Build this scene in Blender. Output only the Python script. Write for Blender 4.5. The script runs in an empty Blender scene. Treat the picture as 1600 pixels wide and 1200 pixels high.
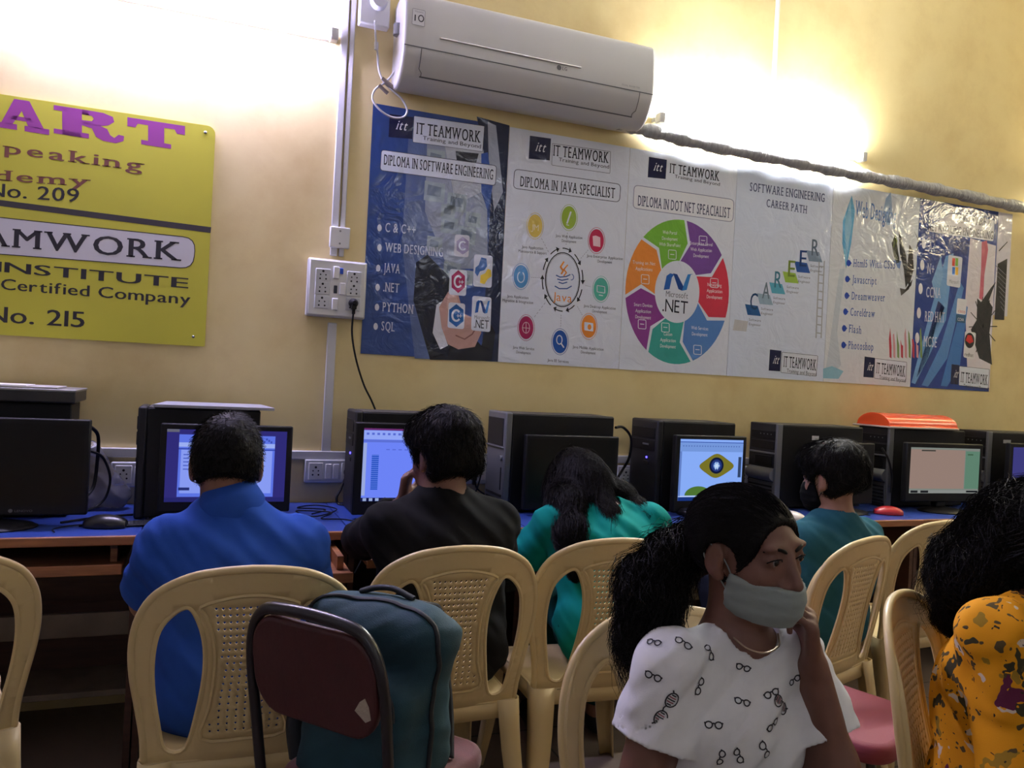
import bpy, bmesh, math, random
import numpy as np
from mathutils import Vector, Matrix
from mathutils.bvhtree import BVHTree
from mathutils.geometry import delaunay_2d_cdt

SC = bpy.context.scene
COL = SC.collection
R = math.radians
PI = math.pi

# ---------------------------------------------------------------- camera, world, exposure
FPX = 1250.0                                   # focal length in pixels of the 1600x1200 frame
YAW, PITCH, ROLL = R(21.176), R(-.285), R(2.944)
CAM = Vector((0, -3.3, 1.285))
_f = Vector((math.sin(YAW)*math.cos(PITCH), math.cos(YAW)*math.cos(PITCH), math.sin(PITCH)))
_r0 = Vector((math.cos(YAW), -math.sin(YAW), 0)); _u0 = _r0.cross(_f)
C_R = math.cos(ROLL)*_r0 + math.sin(ROLL)*_u0
C_U = -math.sin(ROLL)*_r0 + math.cos(ROLL)*_u0
C_F = _f
cd = bpy.data.cameras.new('camera'); cam = bpy.data.objects.new('camera', cd); COL.objects.link(cam)
cd.sensor_fit = 'HORIZONTAL'; cd.sensor_width = 36; cd.lens = 36*FPX/1600; cd.clip_start = .02
m = Matrix((C_R, C_U, -C_F)).transposed().to_4x4(); m.translation = CAM
cam.matrix_world = m; SC.camera = cam
SC.view_settings.view_transform = 'Standard'; SC.view_settings.look = 'None'
SC.view_settings.gamma = 1; SC.view_settings.use_curve_mapping = False
SC.view_settings.exposure = 1.12
wd = bpy.data.worlds.new('world'); SC.world = wd; wd.use_nodes = True
wd.node_tree.nodes['Background'].inputs[0].default_value = (.5, .5, .55, 1)
wd.node_tree.nodes['Background'].inputs[1].default_value = .0
SC.cycles.max_bounces = 6; SC.cycles.diffuse_bounces = 4; SC.cycles.glossy_bounces = 3
SC.cycles.transmission_bounces = 4; SC.cycles.transparent_max_bounces = 8
SC.cycles.sample_clamp_indirect = 6; SC.cycles.caustics_reflective = False; SC.cycles.caustics_refractive = False
TUBE_L, TUBE_R, TUBE_BACK, TUBE_SIDE = 205, 300, 21, 60      # strengths of the fluorescent tubes

def ray(px, py):
    return (C_F + (px-800)/FPX*C_R - (py-600)/FPX*C_U)
def W(px, py, y=0.0):
    v = ray(px, py); return CAM + v*((y-CAM.y)/v.y)
def ZP(px, py, z):
    v = ray(px, py); return CAM + v*((z-CAM.z)/v.z)

# ---------------------------------------------------------------- materials
def lin(c):
    return tuple(((x/255)/12.92 if x/255 <= .04045 else ((x/255+.055)/1.055)**2.4) for x in c)
MATS = {}
def nd(t, typ, **kw):
    n = t.nodes.new(typ)
    for k, v in kw.items(): setattr(n, k, v)
    return n
def mat(name, rgb, rough=.5, metal=0, var=0, vscale=8, bump=0, bscale=60, stretch=(1,1,1), spec=.5, emit=None, coat=0, trans=0, alpha=1, sheen=0, dist=.01):
    """procedural principled material; var = colour mottling, bump = noise bump"""
    if name in MATS: return MATS[name]
    M = bpy.data.materials.new(name); M.use_nodes = True; MATS[name] = M
    t = M.node_tree; b = t.nodes['Principled BSDF']; L = t.links
    col = (*lin(rgb), 1)
    b.inputs['Base Color'].default_value = col; b.inputs['Roughness'].default_value = rough
    b.inputs['Metallic'].default_value = metal; b.inputs['Specular IOR Level'].default_value = spec
    b.inputs['Coat Weight'].default_value = coat; b.inputs['Coat Roughness'].default_value = .08
    b.inputs['Transmission Weight'].default_value = trans; b.inputs['Alpha'].default_value = alpha
    if sheen: b.inputs['Sheen Weight'].default_value = sheen; b.inputs['Sheen Roughness'].default_value = .5
    if emit:
        b.inputs['Emission Color'].default_value = (*lin(emit[0]), 1); b.inputs['Emission Strength'].default_value = emit[1]
    if var or bump:
        tc = nd(t, 'ShaderNodeTexCoord'); mp = nd(t, 'ShaderNodeMapping'); mp.inputs['Scale'].default_value = stretch
        L.new(tc.outputs['Object'], mp.inputs[0])
    if var:
        n = nd(t, 'ShaderNodeTexNoise'); n.inputs['Scale'].default_value = vscale; n.inputs['Detail'].default_value = 5
        L.new(mp.outputs[0], n.inputs['Vector'])
        r = nd(t, 'ShaderNodeValToRGB'); r.color_ramp.elements[0].position = .3; r.color_ramp.elements[1].position = .7
        r.color_ramp.elements[0].color = tuple(x*(1-var) for x in col[:3])+(1,)
        r.color_ramp.elements[1].color = tuple(min(1, x*(1+var)) for x in col[:3])+(1,)
        L.new(n.outputs['Fac'], r.inputs[0]); L.new(r.outputs[0], b.inputs['Base Color'])
    if bump:
        n = nd(t, 'ShaderNodeTexNoise'); n.inputs['Scale'].default_value = bscale; n.inputs['Detail'].default_value = 3
        L.new(mp.outputs[0], n.inputs['Vector'])
        bp = nd(t, 'ShaderNodeBump'); bp.inputs['Strength'].default_value = bump; bp.inputs['Distance'].default_value = dist
        L.new(n.outputs['Fac'], bp.inputs['Height']); L.new(bp.outputs[0], b.inputs['Normal'])
    return M
def glow(name, rgb, s):
    if name in MATS: return MATS[name]
    M = bpy.data.materials.new(name); M.use_nodes = True; MATS[name] = M
    t = M.node_tree; t.nodes.clear(); e = nd(t, 'ShaderNodeEmission'); o = nd(t, 'ShaderNodeOutputMaterial')
    e.inputs[0].default_value = (*lin(rgb), 1); e.inputs[1].default_value = s; t.links.new(e.outputs[0], o.inputs[0])
    return M
def print_mat(rgb):
    """glossy laminated print that buckles a little on the wall"""
    name = 'print_%d_%d_%d' % tuple(rgb)
    if name in MATS: return MATS[name]
    M = mat(name, rgb, .13, spec=.5); t = M.node_tree; b = t.nodes['Principled BSDF']
    g = nd(t, 'ShaderNodeNewGeometry'); n = nd(t, 'ShaderNodeTexNoise'); n.inputs['Scale'].default_value = 9; n.inputs['Detail'].default_value = 3; n.inputs['Distortion'].default_value = 1.2
    t.links.new(g.outputs['Position'], n.inputs['Vector'])
    bp = nd(t, 'ShaderNodeBump'); bp.inputs['Strength'].default_value = .55; bp.inputs['Distance'].default_value = .012
    t.links.new(n.outputs['Fac'], bp.inputs['Height']); t.links.new(bp.outputs[0], b.inputs['Normal'])
    return M

# ---------------------------------------------------------------- object bookkeeping
def tag(o, label=None, cat=None, group=None, kind=None):
    if label: o['label'] = label
    if cat: o['category'] = cat
    if group: o['group'] = group
    if kind: o['kind'] = kind
    return o
def thing(name, label, cat, loc=(0,0,0), rot=0, group=None):
    o = bpy.data.objects.new(name, None); COL.objects.link(o); o.location = loc; o.rotation_euler = (0,0,rot)
    o.empty_display_size = .1
    return tag(o, label, cat, group)
def link_mesh(name, verts, faces, mats, mi=None, parent=None, smooth=None, bevel=0, seg=2, solid=0, off=-1, subsurf=0):
    me = bpy.data.meshes.new(name); me.from_pydata([tuple(v) for v in verts], [], [tuple(f) for f in faces])
    if not isinstance(mats, (list, tuple)): mats = [mats]
    for x in mats: me.materials.append(x)
    if mi is not None: me.polygons.foreach_set('material_index', np.array(mi, dtype=np.int32))
    me.validate(); me.update()
    if smooth is not None:
        me.shade_smooth()
        if smooth < 180: me.set_sharp_from_angle(angle=R(smooth))
    o = bpy.data.objects.new(name, me); COL.objects.link(o)
    if parent: o.parent = parent
    if solid:
        s = o.modifiers.new('thickness', 'SOLIDIFY'); s.thickness = solid; s.offset = off
    if bevel:
        b = o.modifiers.new('bevel', 'BEVEL'); b.width = bevel; b.segments = seg; b.limit_method = 'ANGLE'; b.angle_limit = R(40)
        if smooth is None:
            me.shade_smooth(); me.set_sharp_from_angle(angle=R(40))
    if subsurf:
        s = o.modifiers.new('subsurf', 'SUBSURF'); s.levels = subsurf; s.render_levels = subsurf
    return o
def copy_tree(o, parent=None):
    c = o.copy(); COL.objects.link(c)
    if parent: c.parent = parent
    for ch in list(o.children): copy_tree(ch, c)
    return c

class MB:
    def __init__(s): s.v = []; s.f = []; s.m = []
    def add(s, vs, fs, mi=0, M=None):
        n = len(s.v); s.v += [tuple(M @ Vector(v)) if M else tuple(v) for v in vs]
        s.f += [tuple(i+n for i in f) for f in fs]; s.m += [mi]*len(fs); return s
    def box(s, c, d, mi=0, M=None):
        x, y, z = c; a, b, h = d[0]/2, d[1]/2, d[2]/2
        vs = [(x+i*a, y+j*b, z+k*h) for k in (-1,1) for j in (-1,1) for i in (-1,1)]
        return s.add(vs, [(0,2,3,1),(4,5,7,6),(0,1,5,4),(2,6,7,3),(0,4,6,2),(1,3,7,5)], mi, M)
    def box2(s, lo, hi, mi=0, M=None):
        return s.box([(lo[i]+hi[i])/2 for i in range(3)], [hi[i]-lo[i] for i in range(3)], mi, M)
    def beam(s, a, b, w0, d0, w1=None, d1=None, up=(0,1,0), mi=0):
        a = Vector(a); b = Vector(b); w1 = w1 or w0; d1 = d1 or d0
        t = (b-a).normalized(); u = Vector(up); x = u.cross(t).normalized(); y = t.cross(x)
        vs = [a+x*i*w0/2+y*j*d0/2 for j in (-1,1) for i in (-1,1)] + [b+x*i*w1/2+y*j*d1/2 for j in (-1,1) for i in (-1,1)]
        return s.add(vs, [(0,2,3,1),(4,5,7,6),(0,1,5,4),(2,6,7,3),(0,4,6,2),(1,3,7,5)], mi)
    def tube(s, pts, r, n=8, mi=0, closed=False, cap=True):
        pts = [Vector(p) for p in pts]; k = len(pts); rs = r if isinstance(r, (list, tuple)) else [r]*k
        vs = []; prev = None
        for i, p in enumerate(pts):
            a = pts[i-1] if (i or closed) else p; b = pts[(i+1) % k] if (i < k-1 or closed) else p
            t = (b-a); t = t.normalized() if t.length > 1e-9 else Vector((0,0,1))
            if prev is None:
                q = Vector((0,0,1)) if abs(t.z) < .9 else Vector((1,0,0)); x = t.cross(q).normalized()
            else:
                x = (prev - t*prev.dot(t)); x = x.normalized() if x.length > 1e-6 else t.orthogonal().normalized()
            prev = x; y = t.cross(x)
            vs += [p+(x*math.cos(2*PI*j/n)+y*math.sin(2*PI*j/n))*rs[i] for j in range(n)]
        fs = []
        for i in range(k if closed else k-1):
            for j in range(n):
                a, b = i*n+j, i*n+(j+1) % n; c, d = ((i+1) % k)*n+(j+1) % n, ((i+1) % k)*n+j
                fs.append((a, b, c, d))
        if cap and not closed: fs += [tuple(range(n))[::-1], tuple((k-1)*n+j for j in range(n))]
        return s.add(vs, fs, mi)
    def prism(s, poly, fn, h0, h1, mi=0):
        """poly of 2D points; fn(u, v, h) -> 3D; extruded from h0 to h1"""
        n = len(poly); vs = [fn(u, v, h0) for u, v in poly]+[fn(u, v, h1) for u, v in poly]
        fs = [tuple(range(n))[::-1], tuple(range(n, 2*n))]+[(i, (i+1) % n, n+(i+1) % n, n+i) for i in range(n)]
        return s.add(vs, fs, mi)
    def lathe(s, prof, c=(0,0,0), n=24, mi=0, M=None):
        vs = []; fs = []
        for r, z in prof: vs += [(c[0]+r*math.cos(2*PI*j/n), c[1]+r*math.sin(2*PI*j/n), c[2]+z) for j in range(n)]
        for i in range(len(prof)-1):
            for j in range(n): fs.append((i*n+j, i*n+(j+1) % n, (i+1)*n+(j+1) % n, (i+1)*n+j))
        fs += [tuple(range(n))[::-1], tuple((len(prof)-1)*n+j for j in range(n))]
        return s.add(vs, fs, mi, M)
    def build(s, name, mats, parent=None, **kw):
        return link_mesh(name, s.v, s.f, mats, s.m, parent, **kw)

def spline(pts, n=8, closed=False):
    """Catmull-Rom through points of any dimension"""
    P = [Vector(p) for p in pts]; k = len(P); out = []
    for i in range(k if closed else k-1):
        g = lambda j: P[j % k] if closed else P[max(0, min(k-1, j))]
        a, b, c, d = g(i-1), g(i), g(i+1), g(i+2)
        for q in range(n):
            t = q/n; out.append(.5*((2*b)+(c-a)*t+(2*a-5*b+4*c-d)*t*t+(3*b-a-3*c+d)*t**3))
    if not closed: out.append(P[-1])
    return out

# ---------------------------------------------------------------- lettering
_glyphs = {}
def glyph(ch, serif):
    key = (ch, serif)
    if key in _glyphs: return _glyphs[key]
    cu = bpy.data.curves.new('t', 'FONT'); cu.body = ch; cu.resolution_u = 3
    ob = bpy.data.objects.new('t', cu); COL.objects.link(ob)
    me = bpy.data.meshes.new_from_object(ob.evaluated_get(bpy.context.evaluated_depsgraph_get()))
    vs = [(v.co.x, v.co.y) for v in me.vertices]; fs = [tuple(p.vertices) for p in me.polygons]
    bpy.data.objects.remove(ob); bpy.data.curves.remove(cu); bpy.data.meshes.remove(me)
    H = .729; polys = []; wid = .3; lo = 0
    if vs:
        lo = min(v[0] for v in vs); hi = max(v[0] for v in vs); top = max(v[1] for v in vs); wid = hi-lo
        ed = {}
        for f in fs:
            for i in range(len(f)):
                e = tuple(sorted((f[i], f[(i+1) % len(f)]))); ed[e] = ed.get(e, 0)+1
        polys = [[(vs[i][0]-lo, vs[i][1]/H) for i in f] for f in fs]
        if serif and ch.isalpha():
            for e, c in ed.items():
                if c != 1: continue
                (ax, ay), (bx, by) = vs[e[0]], vs[e[1]]
                if abs(ay-by) > .004 or abs(ax-bx) < .03: continue
                if abs(ax-bx) > .24 and ch not in 'ILTFPJ': continue
                if abs(ay) < .03: y0, y1 = ay, ay+.055
                elif abs(ay-top) < .02 or (ch.islower() and abs(ay-.55) < .04): y0, y1 = ay-.055, ay
                else: continue
                a, b = min(ax, bx)-serif-lo, max(ax, bx)+serif-lo
                polys.append([(a, y0/H), (b, y0/H), (b, y1/H), (a, y1/H)])
    _glyphs[key] = (polys, wid); return _glyphs[key]
def glyphs(s, serif=0.0, bold=0.0):
    """polygons of a word, capital height 1, and its width; slab serifs can be grown on the stems"""
    out = []; x = 0.0; sb = .045 + serif*.7
    for ch in s:
        if ch == ' ': x += .3; continue
        p, w = glyph(ch, serif)
        for i, k in enumerate((-bold, 0, bold) if bold else (0,)): out += [([(a+x+sb+k, b) for a, b in q], i*.3) for q in p]
        x += w+2*sb+bold
    return out, max(x, .01)

class Print:
    """flat artwork: polygons laid in thin layers by mapf(u, v, layer)"""
    def __init__(s, mapf, matf=print_mat): s.mapf = mapf; s.matf = matf; s.v = []; s.f = []; s.m = []; s.mats = []
    def mi(s, col):
        M = col if isinstance(col, bpy.types.Material) else s.matf(col)
        if M not in s.mats: s.mats.append(M)
        return s.mats.index(M)
    def poly(s, pts, col, layer=1):
        n = len(s.v); s.v += [s.mapf(u, v, layer) for u, v in pts]; s.f.append(tuple(range(n, n+len(pts)))); s.m.append(s.mi(col)); return s
    def ell(s, cx, cy, rx, ry, col, layer=1, n=28):
        return s.poly([(cx+rx*math.cos(2*PI*i/n), cy+ry*math.sin(2*PI*i/n)) for i in range(n)], col, layer)
    def ring(s, cx, cy, rx, ry, w, col, layer=1, a0=0, a1=360, n=30):
        for i in range(n):
            a, b = R(a0+(a1-a0)*i/n), R(a0+(a1-a0)*(i+1)/n); q = 1-w/rx; q2 = 1-w/ry
            s.poly([(cx+rx*math.cos(a), cy+ry*math.sin(a)), (cx+rx*math.cos(b), cy+ry*math.sin(b)), (cx+rx*q*math.cos(b), cy+ry*q2*math.sin(b)), (cx+rx*q*math.cos(a), cy+ry*q2*math.sin(a))], col, layer)
        return s
    def line(s, pts, w, col, layer=1):
        for a, b in zip(pts, pts[1:]):
            d = Vector((b[0]-a[0], b[1]-a[1])); 
            if d.length < 1e-6: continue
            d = d.normalized()*w/2; n = (-d.y, d.x)
            s.poly([(a[0]-n[0]-d.x*.3, a[1]-n[1]-d.y*.3), (b[0]-n[0]+d.x*.3, b[1]-n[1]+d.y*.3), (b[0]+n[0]+d.x*.3, b[1]+n[1]+d.y*.3), (a[0]+n[0]-d.x*.3, a[1]+n[1]-d.y*.3)], col, layer)
        return s
    def rrect(s, q, r, col, layer=1, edge=None, ew=1.2):
        """rounded quad from its four corners tl, tr, br, bl"""
        out = []
        for i in range(4):
            p = Vector(q[i]); a = Vector(q[i-1]); b = Vector(q[(i+1) % 4])
            p0 = p+(a-p).normalized()*r; p1 = p+(b-p).normalized()*r
            for t in (0, .25, .5, .75, 1): out.append(tuple((1-t)**2*p0+2*t*(1-t)*p+t*t*p1))
        if col is not None: s.poly(out, col, layer)
        if edge is not None: s.line(out+[out[0]], ew, edge, layer+.5)
        return s
    def text(s, t, x0, y0, x1, y1, h, col, layer=2, serif=0, bold=0, slant=0, up=None):
        polys, w = glyphs(t, serif, bold); dx, dy = (x1-x0)/w, (y1-y0)/w
        ux, uy = up if up else (.05*h, -h)
        for p, dl in polys: s.poly([(x0+dx*a+(ux+slant*h)*b, y0+dy*a+uy*b) for a, b in p], col, layer+dl)
        return s
    def build(s, name, parent=None):
        me_mats = s.mats if s.mats else [s.matf((200,200,200))]
        return link_mesh(name, s.v, s.f, me_mats, s.m, parent)

# ---------------------------------------------------------------- organic surfaces: distance fields meshed with surface nets
def cap(a, b, r1, r2=None, k=.02): return ('cap', Vector(a), Vector(b), r1, r1 if r2 is None else r2, k)
def ell(c, r, M=None, k=.02): return ('ell', Vector(c), r, M, k)
def rbox(c, h, r, M=None, k=.02): return ('box', Vector(c), h, r, M, k)
class Field:
    def __init__(s, lo, hi, h):
        s.h = h; s.lo = np.array(lo, float); s.n = np.ceil((np.array(hi)-s.lo)/h).astype(int)+1
        s.ax = [s.lo[i]+h*np.arange(s.n[i]) for i in range(3)]; s.f = np.full(s.n, 1.0, np.float32)
    def _slice(s, lo, hi):
        sl = []
        for i in range(3):
            a = int(max(0, math.floor((lo[i]-s.lo[i])/s.h))); b = int(min(s.n[i], math.ceil((hi[i]-s.lo[i])/s.h)+1))
            if b <= a: return None
            sl.append(slice(a, b))
        return tuple(sl)
    def _eval(s, p, off, pad):
        if p[0] == 'cap':
            _, a, b, r1, r2, k = p; r = max(r1, r2)+off+pad+k
            sl = s._slice([min(a[i], b[i])-r for i in range(3)], [max(a[i], b[i])+r for i in range(3)])
            if sl is None: return None, None
            X, Y, Z = s._grid(sl); ab = b-a; L2 = max(ab.length_squared, 1e-9)
            t = np.clip(((X-a.x)*ab.x+(Y-a.y)*ab.y+(Z-a.z)*ab.z)/L2, 0, 1)
            d = np.sqrt((X-a.x-t*ab.x)**2+(Y-a.y-t*ab.y)**2+(Z-a.z-t*ab.z)**2)-(r1+(r2-r1)*t)-off
            return sl, d
        if p[0] == 'ell': _, c, rr, M, k = p; rad = max(rr)+off+pad+k
        else: _, c, rr, rd, M, k = p; rad = Vector(rr).length+rd+off+pad+k
        sl = s._slice([c[i]-rad for i in range(3)], [c[i]+rad for i in range(3)])
        if sl is None: return None, None
        X, Y, Z = s._grid(sl); x, y, z = X-c.x, Y-c.y, Z-c.z
        if M is not None: x, y, z = [M[0][i]*x+M[1][i]*y+M[2][i]*z for i in range(3)]
        if p[0] == 'ell':
            r = [q+off for q in rr]
            k0 = np.sqrt((x/r[0])**2+(y/r[1])**2+(z/r[2])**2); k1 = np.sqrt((x/r[0]**2)**2+(y/r[1]**2)**2+(z/r[2]**2)**2)
            return sl, k0*(k0-1)/np.maximum(k1, 1e-6)
        q = [np.abs(v)-(w-rd) for v, w in zip((x, y, z), rr)]
        d = np.sqrt(sum(np.maximum(v, 0)**2 for v in q))+np.minimum(np.maximum(np.maximum(q[0], q[1]), q[2]), 0)-rd-off
        return sl, d
    def _grid(s, sl):
        return s.ax[0][sl[0]][:, None, None], s.ax[1][sl[1]][None, :, None], s.ax[2][sl[2]][None, None, :]
    def union(s, prims, off=0.0):
        for p in prims:
            sl, d = s._eval(p, off, .02)
            if sl is None: continue
            k = p[-1]; a = s.f[sl]; h = np.maximum(k-np.abs(a-d), 0)/k
            s.f[sl] = np.minimum(a, d)-h*h*k/4
        return s
    def cut(s, prims, off=0.0, k=.004):
        for p in prims:
            sl, d = s._eval(p, off, .02)
            if sl is None: continue
            d = -d; a = s.f[sl]; h = np.maximum(k-np.abs(a-d), 0)/k
            s.f[sl] = np.maximum(a, d)+h*h*k/4
        return s
    def plane(s, p, n):
        """keep what lies behind the plane through p with outward normal n"""
        n = Vector(n).normalized(); X, Y, Z = s._grid((slice(None),)*3)
        s.f = np.maximum(s.f, ((X-p[0])*n.x+(Y-p[1])*n.y+(Z-p[2])*n.z)).astype(np.float32); return s
    def warp(s, fn):
        X, Y, Z = s._grid((slice(None),)*3); s.f = (s.f+fn(X, Y, Z)).astype(np.float32); return s
    def mesh(s):
        f = s.f.copy()
        for a in range(3):                                   # closed at the grid's own limits
            ix = [slice(None)]*3; ix[a] = 0; f[tuple(ix)] = 1; ix[a] = -1; f[tuple(ix)] = 1
        ins = f < 0
        nx, ny, nz = [q-1 for q in s.n]
        cnt = np.zeros((nx, ny, nz), np.int8)
        for i in (0,1):
            for j in (0,1):
                for k in (0,1): cnt += ins[i:nx+i, j:ny+j, k:nz+k]
        act = np.argwhere((cnt > 0) & (cnt < 8))
        idx = np.full((nx, ny, nz), -1, np.int32); idx[tuple(act.T)] = np.arange(len(act))
        pos = np.zeros((len(act), 3)); num = np.zeros(len(act))
        for ax in range(3):
            o = [q for q in range(3) if q != ax]
            for i in (0,1):
                for j in (0,1):
                    a = act.copy(); a[:, o[0]] += i; a[:, o[1]] += j; b = a.copy(); b[:, ax] += 1
                    fa = f[tuple(a.T)]; fb = f[tuple(b.T)]; msk = (fa < 0) != (fb < 0)
                    t = np.where(msk, fa/np.where(msk, fa-fb, 1), 0)
                    q = a.astype(float); q[:, ax] += t
                    pos[msk] += q[msk]; num[msk] += 1
        pos = s.lo+s.h*pos/num[:, None]
        faces = []
        for ax in range(3):
            o = [(ax+1) % 3, (ax+2) % 3]
            a = [slice(None)]*3; b = [slice(None)]*3; a[ax] = slice(0, -1); b[ax] = slice(1, None)
            e = np.argwhere(ins[tuple(a)] != ins[tuple(b)])
            if not len(e): continue
            flip = ins[tuple(e.T)]
            def c(i, j):
                q = e.copy(); q[:, o[0]] -= i; q[:, o[1]] -= j; return idx[tuple(q.T)]
            q = np.stack([c(1,1), c(0,1), c(0,0), c(1,0)], 1)
            q[~flip] = q[~flip][:, ::-1]; faces.append(q)
        F = np.concatenate(faces) if faces else np.zeros((0, 4), np.int32)
        return pos, F
    def build(s, name, mats, parent=None, relax=2):
        v, F = s.mesh()
        if relax and len(v):
            e = np.concatenate([F[:, [0,1]], F[:, [1,2]], F[:, [2,3]], F[:, [3,0]]]); e = np.concatenate([e, e[:, ::-1]])
            deg = np.bincount(e[:, 0], minlength=len(v))[:, None].clip(1)
            for lam in (.5, -.5)*relax:
                acc = np.stack([np.bincount(e[:, 0], v[e[:, 1], i], minlength=len(v)) for i in range(3)], 1)
                v = v+lam*(acc/deg-v)
        me = bpy.data.meshes.new(name); n = len(F)
        me.vertices.add(len(v)); me.vertices.foreach_set('co', v.astype(np.float32).ravel())
        me.loops.add(n*4); me.loops.foreach_set('vertex_index', F.astype(np.int32).ravel())
        me.polygons.add(n); me.polygons.foreach_set('loop_start', np.arange(0, n*4, 4, dtype=np.int32))
        me.update(calc_edges=True); me.validate(); me.shade_smooth()
        for x in (mats if isinstance(mats, (list, tuple)) else [mats]): me.materials.append(x)
        o = bpy.data.objects.new(name, me); COL.objects.link(o)
        if parent: o.parent = parent
        return o
def folds(amp, fx, fy, fz, ph=0.0):
    return lambda X, Y, Z: amp*(np.sin(fx*X+fy*Y+fz*Z+ph)+.6*np.sin(1.7*fx*X-1.3*fy*Y+2.1*fz*Z+1.3+ph)*np.cos(.8*fz*X+fx*Z)).astype(np.float32)
def lumps(amp, f, ph=0.0):
    return lambda X, Y, Z: (amp*(np.sin(f*X+ph+1.5*np.sin(.6*f*Z))*np.sin(f*Y+1.1+1.2*np.sin(.7*f*X))*np.sin(f*Z+.4+1.3*np.sin(.5*f*Y)))
                            + amp*.5*np.sin(2.3*f*X+ph)*np.sin(2.1*f*Z+1)*np.sin(2.2*f*Y)).astype(np.float32)

def frame(fwd, roll=0.0):
    """3x3 with columns right, forward, up"""
    f = Vector(fwd).normalized(); r = f.cross(Vector((0,0,1))).normalized(); u = r.cross(f)
    c, s_ = math.cos(roll), math.sin(roll); r2 = r*c+u*s_; u2 = u*c-r*s_
    return Matrix((r2, f, u2)).transposed()
def lst(M): return [[M[i][j] for j in range(3)] for i in range(3)]

def head_prims(c, M, s=1.0, neck=None, nr=.05, ck=0.0):
    """head with face, c = middle of the head, M = frame(forward)"""
    c = Vector(c); T = lambda p: c+M @ (Vector(p)*s); L = lst(M)
    E = lambda p, r, k=.02: ell(T(p), [q*s for q in r], L, k*s)
    add = [E((0,-.012,.03-ck), (.073,.092,.083-ck)), E((0,.022,-.03), (.06,.07,.083), .03), E((0,.03,-.075), (.047,.052,.036), .03),
           E((0,.064,-.098), (.02,.018,.017), .02), cap(T((0,.084,.012)), T((0,.107,-.034)), .007*s, .012*s, .012*s),
           E((.013,.094,-.04), (.01,.011,.009), .008), E((-.013,.094,-.04), (.01,.011,.009), .008),
           E((0,.082,-.072), (.025,.014,.014), .015)]
    for q in (1,-1):
        add += [E((q*.03,.076,.026), (.024,.012,.008), .012), E((q*.041,.058,-.03), (.02,.02,.02), .02)]
    cuts = [E((q*.033,.097,.006), (.019,.013,.011)) for q in (1,-1)]
    lids = []
    for q in (1,-1):
        lids += [E((q*.033,.0765,.005), (.0165,.0125,.0125), .004)]
        lids += [E((q*.079,-.010,-.010), (.009,.022,.035), .006), cap(T((q*.076,.002,-.042)), T((q*.078,-.002,-.034)), .009*s, .009*s, .006)]
    ears = [E((q*.090,.0,-.008), (.0065,.010,.020)) for q in (1,-1)]+[E((q*.033,.094,.0035), (.0132,.0125,.0048)) for q in (1,-1)]
    eyes = [(T((q*.033,.0765,.004)), .0112*s) for q in (1,-1)]
    nk = []
    if neck is not None: nk = [cap(T((0,-.02,-.05)), neck, nr*s, nr*1.12*s, .035)]
    return add, cuts, lids, ears, eyes, nk, T

def hand_prims(w, d, n, side, curls=(.5,.6,.5), spread=.12, s=1.0, thumb=(.55,.75,.25)):
    """palm and five fingers from wrist w along d; n = palm side; side = +1/-1 puts the thumb on +/- d x n"""
    w = Vector(w); d = Vector(d).normalized(); n = Vector(n); n = (n-d*n.dot(d)).normalized(); l = d.cross(n)*side
    out = []
    rows = [(-.031,.080,(.030,.020,.017),.0070), (-.011,.087,(.040,.025,.020),.0078), (.011,.089,(.043,.028,.021),.0082), (.031,.084,(.039,.024,.020),.0080)]
    for i, (o, ln, seg, r) in enumerate(rows):
        a = w+l*o*.55*s; kn = w+d*ln*s+l*o*s
        out.append(cap(a, kn, .013*s, .0115*s, .014*s))
        p = kn; ang = 0; dd = d+l*spread*(o/.03)*.5
        for j, q in enumerate(seg):
            ang += curls[j]*(1+.12*(1.5-i)*.3)
            v = (dd.normalized()*math.cos(ang)+n*math.sin(ang)); e = p+v*q*s
            out.append(cap(p, e, r*(1.1-.1*j)*s, r*(1-.1*j)*s, .0035*s if j else .006*s)); p = e
    t0 = w+d*.022*s+l*.022*s; v = (d*thumb[0]+l*thumb[1]+n*thumb[2]).normalized()
    p = t0+v*.040*s; out.append(cap(t0, p, .015*s, .0115*s, .014*s))
    v = (v+d*.45+n*.2).normalized(); q = p+v*.032*s; out.append(cap(p, q, .0105*s, .0095*s, .004*s))
    v = (v+n*.3).normalized(); out.append(cap(q, q+v*.024*s, .0095*s, .008*s, .004*s))
    return out

def strands(mb, guides, count, spread, r=.0007, curl=0.0, cfreq=40, seed=1, taper=True, n=10):
    """thin tapering hair strands scattered about guide curves; a guide = (points, radius at root, radius at tip)"""
    rnd = random.Random(seed); gs = [(spline(g[0], 6), g[1], g[2]) for g in guides]
    for i in range(count):
        pts, ra, rb = gs[i % len(gs)]; k = len(pts); a = rnd.uniform(0, 2*PI); q = math.sqrt(rnd.random())
        o = Vector((math.cos(a), math.sin(a), rnd.uniform(-1, 1))).normalized()*q; ph = rnd.uniform(0, 6.3); end = rnd.uniform(.75, 1)
        st = rnd.uniform(0, .25); line = []
        for j in range(n):
            t = st+(end-st)*j/(n-1); x = t*(k-1); u = int(min(k-2, math.floor(x))); p = pts[u].lerp(pts[u+1], x-u)
            w = (ra+(rb-ra)*t)*spread
            c = Vector((math.sin(cfreq*t+ph), math.cos(cfreq*t+ph), math.sin(cfreq*.7*t+ph)))*curl*(t+.1)
            line.append(p+o*w+c)
        mb.tube(line, [r*(1-.75*j/(n-1)) for j in range(n)] if taper else r, 3, cap=False)

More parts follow.
